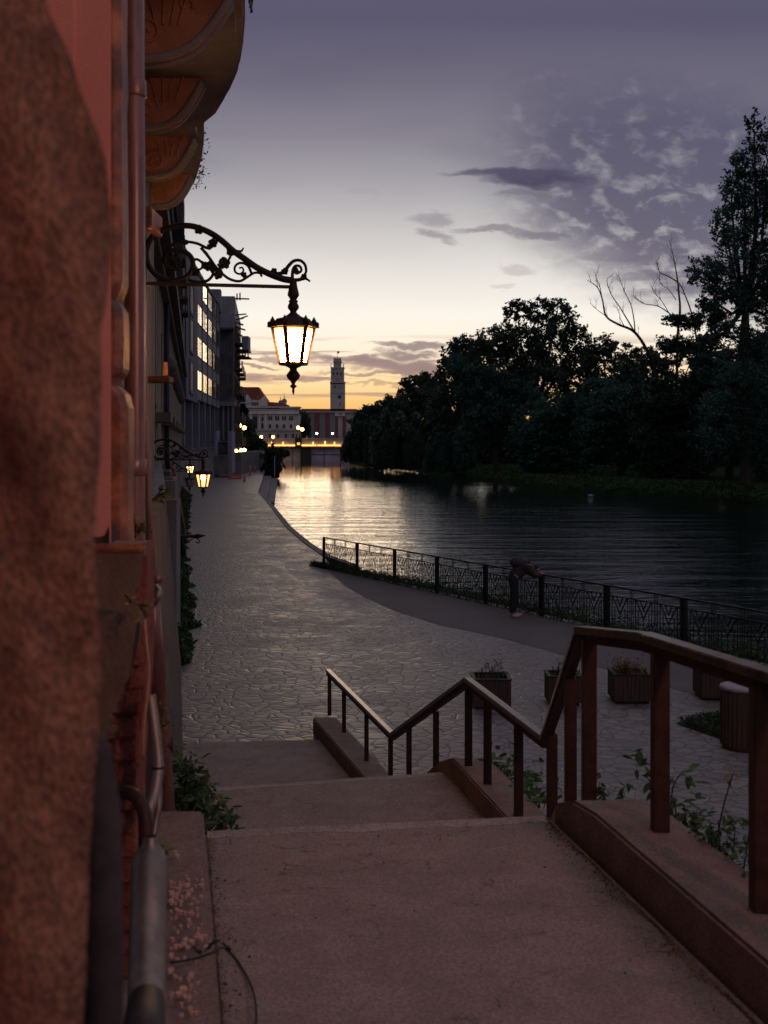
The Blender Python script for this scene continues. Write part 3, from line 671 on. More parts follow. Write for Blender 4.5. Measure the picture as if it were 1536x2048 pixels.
# pink reveal
d_p = 4.0
mb = MB(); x1 = (222 - CX) / FP * d_p
mb.hexa([(-1.35, d_p, H - .36), (x1, d_p, H - .36), (x1 * 1.14 - .03, d_p + .6, H - .36), (-1.35, d_p + .6, H - .36), (-1.35, d_p, H + 8), (x1, d_p, H + 8), (x1 * 1.14 - .03, d_p + .6, H + 8), (-1.35, d_p + .6, H + 8)]); mb.build('pink_pilaster', M['pink'], house, bevel=.004)
mb = MB(); xg = (150 - CX) / FP * d_p
mb.box(-1.6, d_p - .012, hz(232, d_p) - .0, xg, d_p + .004, H + 8); mb.build('raised_strip', M['pink'], house, bevel=.003)
# ragged bottom of the pink plaster
mb = MB(); zb = hz(1088, d_p); poly = [(-1.3, zb - .03)]
x = -1.3
while x < x1 - .012: poly.append((x, zb + rnd.uniform(.004, .035))); x += rnd.uniform(.008, .03)
poly += [(x1 - .006, zb + .06), (x1 - .004, zb - .03)]
mb.vprism(poly, d_p - .006, d_p + .1); mb.build('plaster_edge', M['soil'], house)
# bulging stone quoin
d_q = 4.35
qp = [(236, -400), (248, -380), (249, -60), (247, 60), (250, 170), (247, 200), (249, 330), (250, 430), (250, 560), (247, 572), (240, 590), (236, 598), (243, 606), (250, 618), (252, 640), (252, 735), (248, 746), (238, 756), (233, 768), (243, 776), (255, 788), (258, 802), (262, 815), (263, 900), (261, 1000), (262, 1095)]
poly = [((x - CX) / FP * d_q, hz(y, d_q)) for x, y in qp]
mb = MB(); left = -1.22
vs = []; m_ = len(poly)
for x, z in poly: x -= .010; vs += [(left, d_q, z), (x - .03, d_q, z), (x - .006, d_q + .03, z), (x - .014, d_q + .17, z), (x * (d_q + .4) / d_q - .02, d_q + .4, z)]
mb.add(vs, [(i * 5 + k, i * 5 + k + 1, i * 5 + k + 6, i * 5 + k + 5) for i in range(m_ - 1) for k in range(4)])
mb.build('stone_quoin', M['quoin'], house)
# plinth (grey render with bare brick at its broken corner)
mb = MB(); pl = [(-1.9, H - .36), ((291 - CX) / FP * d_p, H - .35), ((292 - CX) / FP * d_p, H - .40), ((289 - CX) / FP * d_p, H - .8), ((278 - CX) / FP * d_p, H - 1.0), ((268 - CX) / FP * d_p, H - 1.3), ((262 - CX) / FP * d_p, H - 2.2), (-1.9, H - 2.2)]
mb.vprism(pl, d_p + .02, d_p + .16); mb.build('brick_core', M['brick'], house, bevel=.004)
corner = []
for y, x in ((1086, 289), (1120, 280), (1150, 276), (1185, 270), (1195, 278), (1230, 282), (1290, 276), (1330, 262), (1370, 248), (1400, 236), (1425, 225), (1450, 234), (1470, 215), (1480, 192), (1520, 205), (1600, 210), (1700, 212), (1800, 214)):
    for k in range(3):
        corner.append(((x + rnd.uniform(-4, 4) - CX) / FP * d_p, hz(y + k * 12, d_p)))
corner.sort(key=lambda q: -q[1])
mb = MB(); mb.vprism([(-1.9, H - .352)] + corner + [(-1.9, corner[-1][1])], d_p - .012, d_p + .03); mb.build('plinth', M['plinth'], house, bevel=.002)
mb = MB()   # brick courses showing at the corner
for k in range(16):
    z = H - .62 - k * .082; x = (284 - min(k, 9) * 1.8 - CX) / FP * d_p
    mb.box(x - .2 - rnd.uniform(0, .05), d_p - .006 + rnd.uniform(0, .012), z - .064, x + rnd.uniform(-.008, .006), d_p + .15, z)
mb.build('brick_courses', M['brick'], house, bevel=.006)
mb = MB(); mb.box(-1.9, d_p - .03, H - .375, (290 - CX) / FP * d_p, d_p + .10, H - .348); mb.build('plinth_ledge', M['quoin'], house, bevel=.008)
# battered base wall going back to the end of the house
mb = MB(); vs = []
for d in (7.2, 13.4):
    vs += [(-6, d, 0), (XF(d) + .34, d, 0), (XF(d) + .30, d, 1.7), (XF(d) + .13, d, 3.55), (-6, d, 3.55)]
mb.add(vs, [(0, 1, 2, 3, 4), (9, 8, 7, 6, 5), (0, 5, 6, 1), (1, 6, 7, 2), (2, 7, 8, 3), (3, 8, 9, 4)]); mb.build('base_wall', M['basewall'], house)
mb = MB()
for d0, d1 in ((4.7, 14.1),):
    mb.hexa([(-6, d0, 3.5), (XF(d0) - .03, d0, 3.5), (XF(d1) - .03, d1, 3.5), (-6, d1, 3.5), (-6, d0, H + 12), (XF(d0) - .03, d0, H + 12), (XF(d1) - .03, d1, H + 12), (-6, d1, H + 12)])
mb.build('upper_wall', M['plinth'], house)
# balconies: soffit, moulded edge, consoles, railing
zb_ = H + 3.0
outl = [(-.93, 2.0), (-.93, 5), (-.95, 7.6), (-.985, 8.3), (-1.04, 8.8), (-1.12, 9.35), (-1.2, 9.8), (-1.33, 10.3), (-1.47, 10.75), (-1.66, 11.15), (-1.74, 11.25), (-1.76, 11.5), (-1.9, 12.4), (-2.05, 13.2), (-2.26, 14.1), (-3.2, 14.1)]
def off(pl, o_): return [(x + o_, y) for x, y in pl]
mb = MB(); mb.prism(off(outl, -.07) + [(-6, 14.0), (-6, 2)], zb_, zb_ + .09); mb.build('balcony_soffit', M['balcony'], house)
mb = MB(); mb.prism(off(outl, -.02) + [(-6, 14.02), (-6, 2)], zb_ + .088, zb_ + .17); mb.build('balcony_moulding', M['balcony'], house)
mb = MB(); mb.prism(outl + [(-6, 14.1), (-6, 2)], zb_ + .168, zb_ + .30); mb.build('balcony_edge', M['balcony'], house)
mb = MB(); mb.prism(off(outl[:10], -.05) + [(-6, 11.1), (-6, 2)], zb_ + .298, zb_ + 1.0); mb.build('balcony_parapet', M['balcony'], house)
def console(dd, w, h, t=.15):
    """scrolled bracket seen side on"""
    mb = MB(); xw = XF(dd) - .1; poly = []
    pr = [(0, 0), (w, 0), (w * .985, -.08), (w * .95, -.2), (w * .90, -.34), (w * .83, -.52), (w * .75, -.68), (w * .66, -.82), (w * .55, -.92), (w * .4, -.985), (w * .25, -1.0), (0, -1.0)]
    poly = [(xw + a, zb_ + b * h) for a, b in pr]
    mb.vprism(poly, dd, dd + t); o_ = mb.build('console', M['console'], house, bevel=.012)
    # moulded rim and relief
    mb = MB(); rim = [Vector((x_, dd + .005, z_)) for x_, z_ in poly[2:]]
    mb.tube(rim, .03, 8); mb.build('moulding', M['balcony'], o_).parent = o_
    mb = MB(); mb.tube([p_ + Vector((0, t, 0)) for p_ in rim], .022, 6); mb.build('moulding', M['balcony'], o_).parent = o_
    mb = MB()
    c = Vector((xw + w * .30, dd - .008, zb_ - h * .62))
    sp1 = [c + Vector((math.cos(a) * r, 0, math.sin(a) * r)) for a, r in [(i * .45, .012 + i * .0045) for i in range(24)]]
    mb.tube(sp1, .011, 5)
    c2 = Vector((xw + w * .62, dd - .008, zb_ - h * .2))
    mb.tube([c2 + Vector((math.cos(a) * r, 0, math.sin(a) * r)) for a, r in [(-i * .45, .01 + i * .003) for i in range(16)]], .009, 5)
    for k in range(4):
        mb.tube(spline([c + Vector((.06 + .05 * k, 0, .05)), c + Vector((.02 + .09 * k, 0, .2 + .03 * k)), c + Vector((-.06 + .14 * k, 0, .36 + .02 * k))]), .009, 5)
    mb.build('relief', M['console'], o_)
console(7.85, .80, .44); console(9.7, .62, .41); console(11.55, .56, .40); console(13.2, .52, .36)
def railing_on(pl, z0, z1, name):
    mb = MB(); P_ = [Vector((x - .03, y, 0)) for x, y in pl]
    for z in (z0 + .06, z1): mb.tube([p_ + Vector((0, 0, z)) for p_ in P_], .016, 6)
    for a, b in zip(P_, P_[1:]):
        n = max(1, int((b - a).length / .12))
        for i in range(n):
            p_ = a + (b - a) * i / n; mb.tube([p_ + Vector((0, 0, z0)), p_ + Vector((0, 0, z1))], .008, 5)
            if i % 2 == 0: mb.tube([p_ + Vector((.02 * math.sin(q), 0, z0 + .2 + .1 * math.cos(q))) + Vector((0, .05 * math.sin(q), 0)) for q in [k * .8 for k in range(9)]], .006, 4)
    mb.build(name, M['iron'], house)
railing_on(outl[2:10], zb_ + .99, zb_ + 1.9, 'balcony_railing'); railing_on(outl[10:15], zb_ + .29, zb_ + 1.15, 'balcony_railing')
mb = MB()
for k in range(12):
    x_, y_ = outl[2][0] + .055 - .004 * k, 7.3 + k * .09
    mb.tube([(x_, y_, zb_ + .02), (x_ + .02, y_, zb_ + .2), (x_, y_, zb_ + .42)], .007, 5)
for z_ in (.05, .22, .40): mb.tube([(outl[2][0] + .055, 7.25, zb_ + z_), (outl[2][0] + .012, 8.35, zb_ + z_)], .009, 5)
mb.build('iron_cresting', M['iron'], house)
mb = MB(); mb.pbox(286, 412, 303, 456, 10, .5); mb.build('pink_corbel', M['quoin'], house, bevel=.01)
mb = MB(); mb.pbox(270, 752, 338, 764, 11, .25); o_ = mb.build('timber_beam', M['rust'], house, bevel=.005)
mb = MB(); mb.pbox(326, 724, 334, 751, 11.02, .04); mb.build('beam_plate', M['console'], house, bevel=.003)

# downpipe
dp = empty('downpipe', W(270, 1050, 4.9), 'long brown rain downpipe running up the corner of the pink house', 'drainpipe')
mb = MB(); mb.tube([W(270, 1230, 4.9), W(270, 1100, 4.9), W(269, 400, 4.9), W(266, -700, 4.9)], [.0425, .043, .043, .043], 20); mb.build('pipe', M['pipe'], dp)
mb = MB()
for y in (178, 935, -200):
    a = W(269.5, y, 4.9); mb.lathe([(.046, a.z - .035), (.049, a.z - .03), (.049, a.z + .03), (.046, a.z + .035)], a.x, a.y, 18)
mb.build('collar', M['pipe'], dp)
mb = MB(); a = W(298, 760, 5.6)
mb.tube([W(299, 1180, 5.6), W(297, 1000, 5.6), W(291, 830, 5.6), W(286, 600, 5.6), W(284, 300, 5.6)], [.016, .015, .014, .014, .014], 8); mb.build('side_pipe', M['pipe'], dp)
# big lower drain pipe
ld = empty('drain_shoe', W(330, 1630, 6.6), 'thick rusty brown drain pipe standing at the foot of the house wall beside the steps', 'drainpipe')
mb = MB(); mb.tube([W(303, 1180, 6.2), W(310, 1300, 6.3), W(322, 1450, 6.5), (W(334, 1640, 6.7)), W(336, 1760, 6.7)], [.042, .045, .048, .05, .05], 16); mb.build('pipe', M['pipe'], ld)
mb = MB(); a = W(327, 1500, 6.57); mb.tube([W(325, 1480, 6.54), W(327, 1500, 6.58)], .056, 16); mb.build('collar', M['rust'], ld)
# shiny gas pipe and its companions
gp = empty('conduit_bundle', W(300, 1650, 4.0), 'bright metal conduit pipe bent beside the plinth with a thin cable strapped to it', 'pipes')
mb = MB(); mb.tube(spline([W(300, 1390, 3.9), W(308, 1450, 3.88), W(315, 1510, 3.86), (W(315, 1545, 3.84)), W(308, 1590, 3.8), W(296, 1625, 3.76), W(292, 1680, 3.74)]), .019, 14); mb.build('conduit', M['galv'], gp)
mb = MB(); mb.tube(spline([W(316, 1555, 3.9), W(317, 1610, 3.86), W(310, 1650, 3.84), W(303, 1700, 3.8)]), .012, 10); mb.build('conduit', M['galv'], gp)
mb = MB(); mb.tube(spline([W(289, 1240, 3.96), W(293, 1290, 3.93), W(298, 1340, 3.9), W(293, 1400, 3.88), W(287, 1460, 3.86), W(286, 1512, 3.86)]), .0055, 8); mb.build('cable', M['console'], gp)
mb = MB()
for y, x in ((1534, 315), (1548, 314)): mb.tube([W(x + 1, y - 2, 3.845), W(x + 1, y + 2, 3.845)], .0215, 14)
mb.build('strap', M['iron'], gp)
rpipe = empty('rusty_pipe_bend', W(240, 1590, 3.7), 'short rusty pipe curving out of the plinth into the grey pipe below', 'pipe')
mb = MB(); mb.tube(spline([W(205, 1592, 3.95), W(240, 1586, 3.8), W(268, 1590, 3.68), W(287, 1620, 3.62), W(291, 1665, 3.6), W(290, 1710, 3.6)]), .022, 14); mb.build('bend', M['rust'], rpipe)
bp = empty('pipe_stub', W(305, 1190, 4.3), 'small bent pipe ends poking out of the plinth corner above a weed', 'pipe')
mb = MB(); mb.tube(spline([W(288, 1182, 4.4), W(300, 1168, 4.3), W(310, 1158, 4.22), W(315, 1162, 4.2)]), .012, 10); mb.tube([W(308, 1158, 4.22), W(318, 1157, 4.18)], .017, 10); mb.build('upper_bend', M['pipe'], bp)
mb = MB(); mb.tube(spline([W(290, 1210, 4.4), W(300, 1212, 4.25), W(311, 1200, 4.2), W(317, 1185, 4.2), W(310, 1176, 4.25)]), .015, 12); mb.build('lower_bend', M['galv'], bp)
# big galvanised pipe in the foreground
gv = empty('rain_pipe', W(297, 2040, 3.4), 'wide dull galvanised rain pipe at the bottom left corner with an open cut end', 'drainpipe')
mb = MB(); mb.tube([W(300, 1672, 3.42), W(300, 1688, 3.42), W(300, 1702, 3.42), W(298, 1725, 3.41), W(296, 1850, 3.3), W(293, 1990, 3.15), W(292, 2060, 3.05)], [.018, .024, .042, .051, .051, .051, .051], 28, cap=False); mb.build('pipe', M['galv'], gv)
mb = MB(); mb.tube([W(293, 2000, 3.0), W(285, 2080, 2.85), W(284, 2200, 2.7)], [.045, .056, .058], 24); mb.build('socket', M['sockets'], gv)
mb = MB(); mb.tube([W(262, 1972, 3.1), W(280, 1990, 3.02), W(300, 2020, 2.98), W(312, 2060, 2.95)], .004, 6); mb.build('cut_rim', M['galv'], gv)

# ================================================================== FACADES ON THE LEFT
class Fac:
    def __init__(s, x0, y0, m): s.x0, s.y0, s.m = x0, y0, m; s.dir = Vector((m, 1, 0)).normalized(); s.n = Vector((s.dir.y, -s.dir.x, 0))
    def p(s, d, o, z): q = Vector((s.x0 + s.m * (d - s.y0), d, 0)) + s.n * o; return Vector((q.x, q.y, z))
    def box(s, mb, d0, d1, o0, o1, z0, z1): return mb.hexa([s.p(d0, o0, z0), s.p(d0, o1, z0), s.p(d1, o1, z0), s.p(d1, o0, z0), s.p(d0, o0, z1), s.p(d0, o1, z1), s.p(d1, o1, z1), s.p(d1, o0, z1)])
    def d(s, px): k = (px - CX) / FP; return (s.x0 - s.m * s.y0) / (k - s.m)
def window(F, d0, d1, z0, z1, parent, glass, frame='trim', fw=.07, out=.02, mull=1, name='window', fr=.06):
    mb = MB()
    F.box(mb, d0 - fw, d0, -.02, out + fr, z0 - fw, z1 + fw); F.box(mb, d1, d1 + fw, -.02, out + fr, z0 - fw, z1 + fw)
    F.box(mb, d0, d1, -.02, out + fr, z1, z1 + fw); F.box(mb, d0, d1, -.02, out + fr * 1.5, z0 - fw, z0)
    for k in range(1, mull + 1):
        c = d0 + (d1 - d0) * k / (mull + 1); F.box(mb, c - .04, c + .04, -.02, out + fr * .5, z0, z1)
    w = mb.build(name, M[frame], parent); mb = MB(); F.box(mb, d0, d1, -.01, out, z0, z1); mb.build('pane', M[glass], w); return w
# embankment wall
ew = empty('embankment_wall', (wl[1][0], 16, 0), 'tall grey rendered embankment wall along the left side of the promenade', 'wall')
def strip(mb, pts, o0, o1, z0, z1, back=.8):
    """wall section following pts; outer offset o0 at bottom, o1 at top"""
    n = len(pts); vs = []
    for x, y in pts: vs += [(x + o0, y, z0), (x + o1, y, z1), (x - back, y, z1), (x - back, y, z0)]
    fs = [(i * 4 + k, i * 4 + (k + 1) % 4, (i + 1) * 4 + (k + 1) % 4, (i + 1) * 4 + k) for i in range(n - 1) for k in range(4)] + [(0, 1, 2, 3), ((n - 1) * 4 + 3, (n - 1) * 4 + 2, (n - 1) * 4 + 1, (n - 1) * 4)]
    mb.add(vs, fs)
mb = MB(); strip(mb, wl[:-1], 0, -.3, -.3, 3.35); mb.build('wall', M['wallgrey'], ew)
mb = MB(); strip(mb, wl[:-1], -.22, -.22, 3.34, 3.5, .9); mb.build('coping', M['stone_q'], ew)
mb = MB()
for i in range(26):
    d = 24 + i * 2.6
    for a, b in zip(wl, wl[1:]):
        if a[1] <= d < b[1]:
            x = a[0] + (b[0] - a[0]) * (d - a[1]) / (b[1] - a[1]); mb.box(x - .35, d, 0, x + .02 + .05 * rnd.random(), d + .45, 3.3 if i % 3 else 2.0 + rnd.random())
mb.build('pilaster', M['wallgrey'], ew)
# A: beige facade
FA = Fac(-1.13 - .161 * 15, 15, -.161)
A = empty('beige_building', FA.p(15, 0, 3.4), 'tall old building with beige fluted lower wall and grey upper floors behind the lantern arm', 'building')
mb = MB(); FA.box(mb, 15, 88, -14, 0, 3.4, 9.2); mb.build('lower_wall', M['beige'], A)
mb = MB(); FA.box(mb, 15, 98.5, -14, -.35, 9.2, H + 20.5); mb.build('upper_wall', M['darkfac'], A)
mb = MB(); FA.box(mb, 86, 98.6, -10, .27, 9.4, H + 19.6); mb.build('projecting_bay', M['darkfac'], A)
mb = MB(); FA.box(mb, 15, 88.3, -.36, .55, 9.0, 9.35); FA.box(mb, 15, 88.2, -.36, .3, 8.75, 9.0); mb.build('cornice', M['trim'], A)
mb = MB(); FA.box(mb, 88.3, 98.4, -10, .02, 3.4, H + 3.9); mb.build('side_wing', M['darkfac'], A)
for i in range(34):
    d = 24 + i * 1.9; mb = MB(); FA.box(mb, d, d + .35, -.02, .1, 3.42, 8.74); mb.build('fluting', M['beige'], A)
for i in range(14):
    d = 26 + i * 5; window(FA, d, d + 1.3, 5.2, 7.6, A, 'open', 'trim', .12, .02, 1)
for f in range(4):
    for i in range(13):
        d = 30 + i * 5.2
        FB = Fac(FA.p(15, -.35, 0).x, FA.p(15, -.35, 0).y, -.161)
        window(FB, d, d + 1.7, 10.6 + f * 3.4, 12.8 + f * 3.4, A, 'open', 'trim', .14, .02, 1)
mb = MB()
for z in (10.2, 13.6, 17, 20.4): FB.box(mb, 15.5, 98.5, -.02, .22, z - .12, z + .1)
mb.build('string_course', M['trim'], A)
FB.box(mb := MB(), 15, 98.6, -.3, .7, H + 20.4, H + 20.9); mb.build('eaves', M['trim'], A)
for i in range(9):
    d = 31 + i * 6.2; FA.box(mb := MB(), d - .5, d + 2.1, -.02, .5, 4.7, 4.95); mb.build('window_ledge', M['trim'], A)
for i in range(7):
    d = 34 + i * 8.4; mb = MB(); FB.box(mb, d, d + 3.2, 0, 1.0, 13.4, 13.6)
    for k in range(9): FB.box(mb, d + k * .4, d + k * .4 + .06, .9, .96, 13.6, 14.5)
    FB.box(mb, d, d + 3.26, .88, .98, 14.5, 14.6); mb.build('balcony', M['trim'], A)
mb = MB(); mb.tube([FA.p(38.8, .2, 9.0), FA.p(38.9, .2, 3.6), FA.p(39.5, .35, 2.6)], .09, 8)
mb.tube([FA.p(39.5, .35, 2.6), FA.p(40, .75, .3)], .09, 8); mb.build('drainpipe', M['sockets'], A)
mb = MB(); mb.tube([FA.p(39.6, .4, 3.3), FA.p(44, .75, .6)], .07, 8); mb.build('stay_rod', M['console'], A)
for i in range(12):
    MB().ball(FA.p(42 + i * 3.2, .25, 6.9), .28, .28, .3, 6).build('carved_boss', M['trim'], A)
# C: modern blue block
FCd = Fac(-16.94, 100, -.0723)
Cb = empty('office_block', FCd.p(100, 0, 3.4), 'modern blue grey office block on tall columns with rows of windows catching the sunset', 'office block')
zt = H + 16.6
mb = MB(); FCd.box(mb, 100, 143.5, -14, 0, H + 4.0, zt); mb.build('wall', M['bluegrey'], Cb)
mb = MB(); FCd.box(mb, 99.9, 111.2, -13, .12, H + 3.6, H + 15.8); mb.build('blue_bay', M['blue'], Cb)
mb = MB(); vs = [FCd.p(99.9, .15, H + 15.8), FCd.p(143.6, .12, H + 16.4), FCd.p(143.6, -5, H + 19.4), FCd.p(99.9, -3.2, H + 19.6), FCd.p(99.9, -14, H + 15.8), FCd.p(143.6, -14, H + 16.4)]
mb.add(vs, [(0, 1, 2, 3), (0, 3, 4), (1, 5, 2), (3, 2, 5, 4), (0, 4, 5, 1)]); mb.build('mansard_roof', M['blue'], Cb)
mb = MB(); FCd.box(mb, 141.5, 143.6, -3, .25, H + 15.6, H + 18.3); mb.build('roof_cabin', M['bluegrey'], Cb)
bays = [(112.2, 116.6), (118.2, 123.2), (125.3, 130.2), (132.4, 136.6), (138.2, 142.4)]
rows_ = [(4.95, 6.75), (8.15, 9.95), (11.35, 13.1), (14.2, 15.9)]
for f, (za, zb2) in enumerate(rows_):
    for b_, (da, db) in enumerate(bays):
        if f == 3 and b_ == 0: continue
        n = 2 + (b_ + f) % 2; w = (db - da) / n
        for k in range(n):
            lit = (f == 0 and b_ == 1 and k == 0)
            window(FCd, da + k * w + .12, da + (k + 1) * w - .12, H + za, H + zb2, Cb, 'warmwin' if lit else (('mirrorglass', 'dimglass', 'glass', 'dimglass', 'mirrorglass', 'glass', 'dimglass')[(f * 5 + b_ * 3 + k * 2 + b_ * f) % 7]), 'darkfac', .08, .03, 1, fr=.02)
for d in (111.4, 117.4, 124.3, 131.3, 137.4, 143.4): FCd.box(MB(), d - .12, d + .12, 0, .07, H + 4.0, H + 16.5).build('fin', M['darkfac'], Cb)
for i, d in enumerate((101, 108, 115.5, 123, 130, 137, 142.5)): FCd.box(MB(), d - .35, d + .35, -1.0, -.1, 3.4, H + 4.05).build('column', M['bluegrey'], Cb)
mb = MB(); FCd.box(mb, 100.2, 143, -13, -4.5, 3.4, H + 4.02); mb.build('recessed_ground_floor', M['darkfac'], Cb)
for z0_, z1_ in ((5.6, 8.2), (9.2, 12), (12.6, 15)):
    window(Fac(FCd.p(100, .12, 0).x, FCd.p(100, .12, 0).y, -.0723), 103.2, 106.4, H + z0_ - 1.2, H + z1_ - 1.2, Cb, 'open', 'blue', .25, .03, 1)
# D: dark old building with scaffolding balconies
FD = Fac(-18.95, 148, -.1)
D = empty('old_dark_building', FD.p(148, 0, 3.4), 'dark old building with messy balconies and timber scaffolding at the far end of the street', 'building')
mb = MB(); FD.box(mb, 148, 186, -12, 0, 3.2, H + 15.5); mb.build('wall', M['darkfac'], D)
mb = MB(); FD.box(mb, 148.5, 184, -4, .15, H + 15.4, H + 18.3); mb.build('attic', M['palebox'], D)
mb = MB(); mb.pbox(438, 628, 467, 656, 147.2, .9); mb.build('enclosed_balcony', M['palebox'], D)
mb = MB(); mb.pbox(436, 655, 468, 659, 147.0, 1.2); mb.build('balcony_slab', M['darkfac'], D)
mb = MB(); mb.pbox(484, 672, 496, 699, 158, 3); mb.build('hanging_cabin', M['palebox'], D)
mb = MB(); mb.pbox(468, 699, 497, 703, 157.8, 3.4); mb.pbox(495, 699, 497, 716, 157.9, .2); mb.pbox(484, 699, 486, 716, 157.9, .2); mb.pbox(470, 713, 498, 716, 157.8, 3.4); mb.build('cabin_frame', M['sockets'], D)
mb = MB()
for (xa, ya, xb, yb) in ((440, 590, 440, 600), (470, 597, 498, 598), (474, 588, 474, 600), (480, 586, 480, 600), (472, 630, 492, 628), (472, 640, 495, 632), (474, 655, 490, 660), (476, 668, 484, 672), (474, 645, 486, 650)):
    mb.bar(W(xa, ya, 152), W(xb, yb, 153), .18)
for i in range(16):
    a = W(468 + rnd.uniform(0, 8), 640 + i * 12, 150 + rnd.uniform(0, 10)); mb.bar(a, a + Vector((rnd.uniform(.3, 1.2), rnd.uniform(-1, 1), rnd.uniform(-.5, .5))), .12)
mb.build('scaffolding', M['rust'], D)
for f in range(5):
    for i in range(5):
        d = 151 + i * 6.6; window(FD, d, d + 2.6, H - .4 + f * 3.3, H + 1.7 + f * 3.3, D, 'open', 'trim', .25, .03, 1)
    mb = MB()
    for i in range(3): FD.box(mb, 152 + i * 11, 157 + i * 11, 0, 1.0, H - .7 + f * 3.3, H - .45 + f * 3.3); FD.box(mb, 152 + i * 11, 157 + i * 11, .9, 1.0, H - .5 + f * 3.3, H + .5 + f * 3.3)
    mb.build('balcony', M['darkfac'], D)
for i in range(4):   # near gable openings
    for j in range(2):
        mb = MB(); mb.pbox(442 + j * 13, 680 + i * 32, 448 + j * 13, 698 + i * 32, 147.95, .1); mb.build('gable_window', M['open'], D)
mb = MB(); mb.pbox(438, 803, 470, 812, 147.3, 1.2); mb.build('string_course', M['palebox'], D)
mb = MB()
for x in (445, 455, 463): mb.pbox(x, 812, x + 3, 880, 147.6, .5)
mb.build('ground_floor_pier', M['palebox'], D)
# street side ramp with lilac flanks and low walls
ru = empty('lilac_stair_ramp', W(446, 946, 140), 'pale lilac concrete flanks of an outdoor stair at the far left end of the promenade', 'stair walls')
for (xa, xb, ya, yb, d) in ((426, 433, 861, 912, 138), (455, 464, 862, 947, 139)):
    mb = MB(); mb.pbox(xa, ya, xb, yb, d, 3); mb.build('flank', M['lilac'], ru, bevel=.05)
mb = MB(); mb.pbox(433, 884, 455, 912, 139.5, 3); mb.build('stair_wall', M['darkfac'], ru)
mb = MB(); mb.pbox(432, 882, 455, 884, 139.2, .3); mb.build('top_rail', M['palebox'], ru)
mb = MB(); mb.pbox(398, 911, 457, 950, 136, 4); mb.build('low_wall', M['wallgrey'], ru)
fp_ = empty('fence_screen', W(415, 912, 134), 'dark mesh fence panels standing above the low wall left of the lilac flanks', 'fence')
mb = MB()
for i in range(22): x = 384 + i * 1.9; mb.pbox(x, 884, x + .5, 912, 134, .08)
mb.pbox(383, 883, 427, 885, 134, .1); mb.build('bars', M['sockets'], fp_)
qw = empty('stone_quay_wall', W(510, 935, 165), 'rough grey stone retaining wall closing the far end of the promenade', 'wall')
mb = MB(); mb.pbox(462, 905, 482, 955, 148, 30); mb.build('near_section', M['stone_q'], qw)
mb = MB(); mb.pbox(482, 908, 534, 938, 170, 8); mb.build('cross_section', M['stone_q'], qw)
mb = MB(); mb.pbox(500, 906, 540, 909, 169.6, 9); mb.build('coping', M['palebox'], qw)
# water steps
ws = empty('quay_steps', G(530, 985), 'grey stone steps going down into the water at the far promenade edge', 'steps')
def qstep(pxs, zt_, z0=-1.6):
    mb = MB(); a = [G(x, y, zt_) for x, y in pxs]; mb.prism([(q.x, q.y) for q in a], z0, zt_); return mb
qstep([(517, 984), (531, 938), (545, 938), (535, 1000)], -.35).build('upper_step', M['stone_q'], ws)
qstep([(533, 1000), (544, 938), (557, 940), (549, 1006)], -.62).build('lower_step', M['stone_q'], ws)
qc = empty('quay_kerb', G(575, 1056), 'dark stone kerb edging the promenade above the river', 'kerb')
mb = MB()
for a, b in zip(quay[1:-1], quay[2:]):
    t_ = (b - a).normalized(); n_2 = Vector((-t_.y, t_.x, 0)) ; n_2 = n_2 if n_2.x > 0 else -n_2
    mb.hexa([a - n_2 * .05 + Vector((0, 0, -1.2)), a + n_2 * .22 + Vector((0, 0, -1.2)), b + n_2 * .22 + Vector((0, 0, -1.2)), b - n_2 * .05 + Vector((0, 0, -1.2))] + [q + Vector((0, 0, .03)) for q in (a - n_2 * .05, a + n_2 * .22, b + n_2 * .22, b - n_2 * .05)])
mb.build('kerb_stones', M['stone_q'], qc)
# orange barriers
ob = empty('orange_barrier', W(470, 958, 130), 'low orange barrier lying along the wall at the far promenade end', 'barrier')
mb = MB(); mb.pbox(456, 950, 482, 953, 130, .3); mb.pbox(456, 955, 482, 958, 130, .3); mb.build('boards', M['orange'], ob)
mb = MB(); mb.pbox(456, 948, 458, 960, 130.4, .2); mb.pbox(480, 948, 482, 960, 130.4, .2); mb.build('feet', M['orange'], ob)
for i, (x, y0_, y1_, d, lab) in enumerate(((489, 946, 963, 122, 'thin orange marker post nearest the viewer on the far promenade'), (500, 930, 950, 142, 'tallest orange marker post on the far promenade'), (510, 931, 944, 158, 'smallest orange marker post beside the far stone wall'))):
    o_ = empty('marker_post', W(x, y1_, d), lab, 'marker post', 'orange marker posts')
    a = W(x, y1_, d); b = W(x, y0_, d); mb = MB(); mb.lathe([(.16, a.z), (.15, a.z + .1), (.1, a.z + .15), (.1, b.z)], a.x, a.y, 8); mb.build('post', M['orange'], o_)
    mb = MB(); mb.lathe([(.105, b.z - .4), (.105, b.z - .2)], a.x, a.y, 8); mb.build('band', M['bridgewhite'], o_)
pp_ = empty('quay_pole', W(549, 955, 150), 'thin grey pole standing at the quay steps', 'pole')
a = W(549, 958, 150); b = W(549, 912, 150); mb = MB(); mb.lathe([(.1, a.z), (.07, a.z + .3), (.06, b.z)], a.x, a.y, 8); mb.build('pole', M['palebox'], pp_)

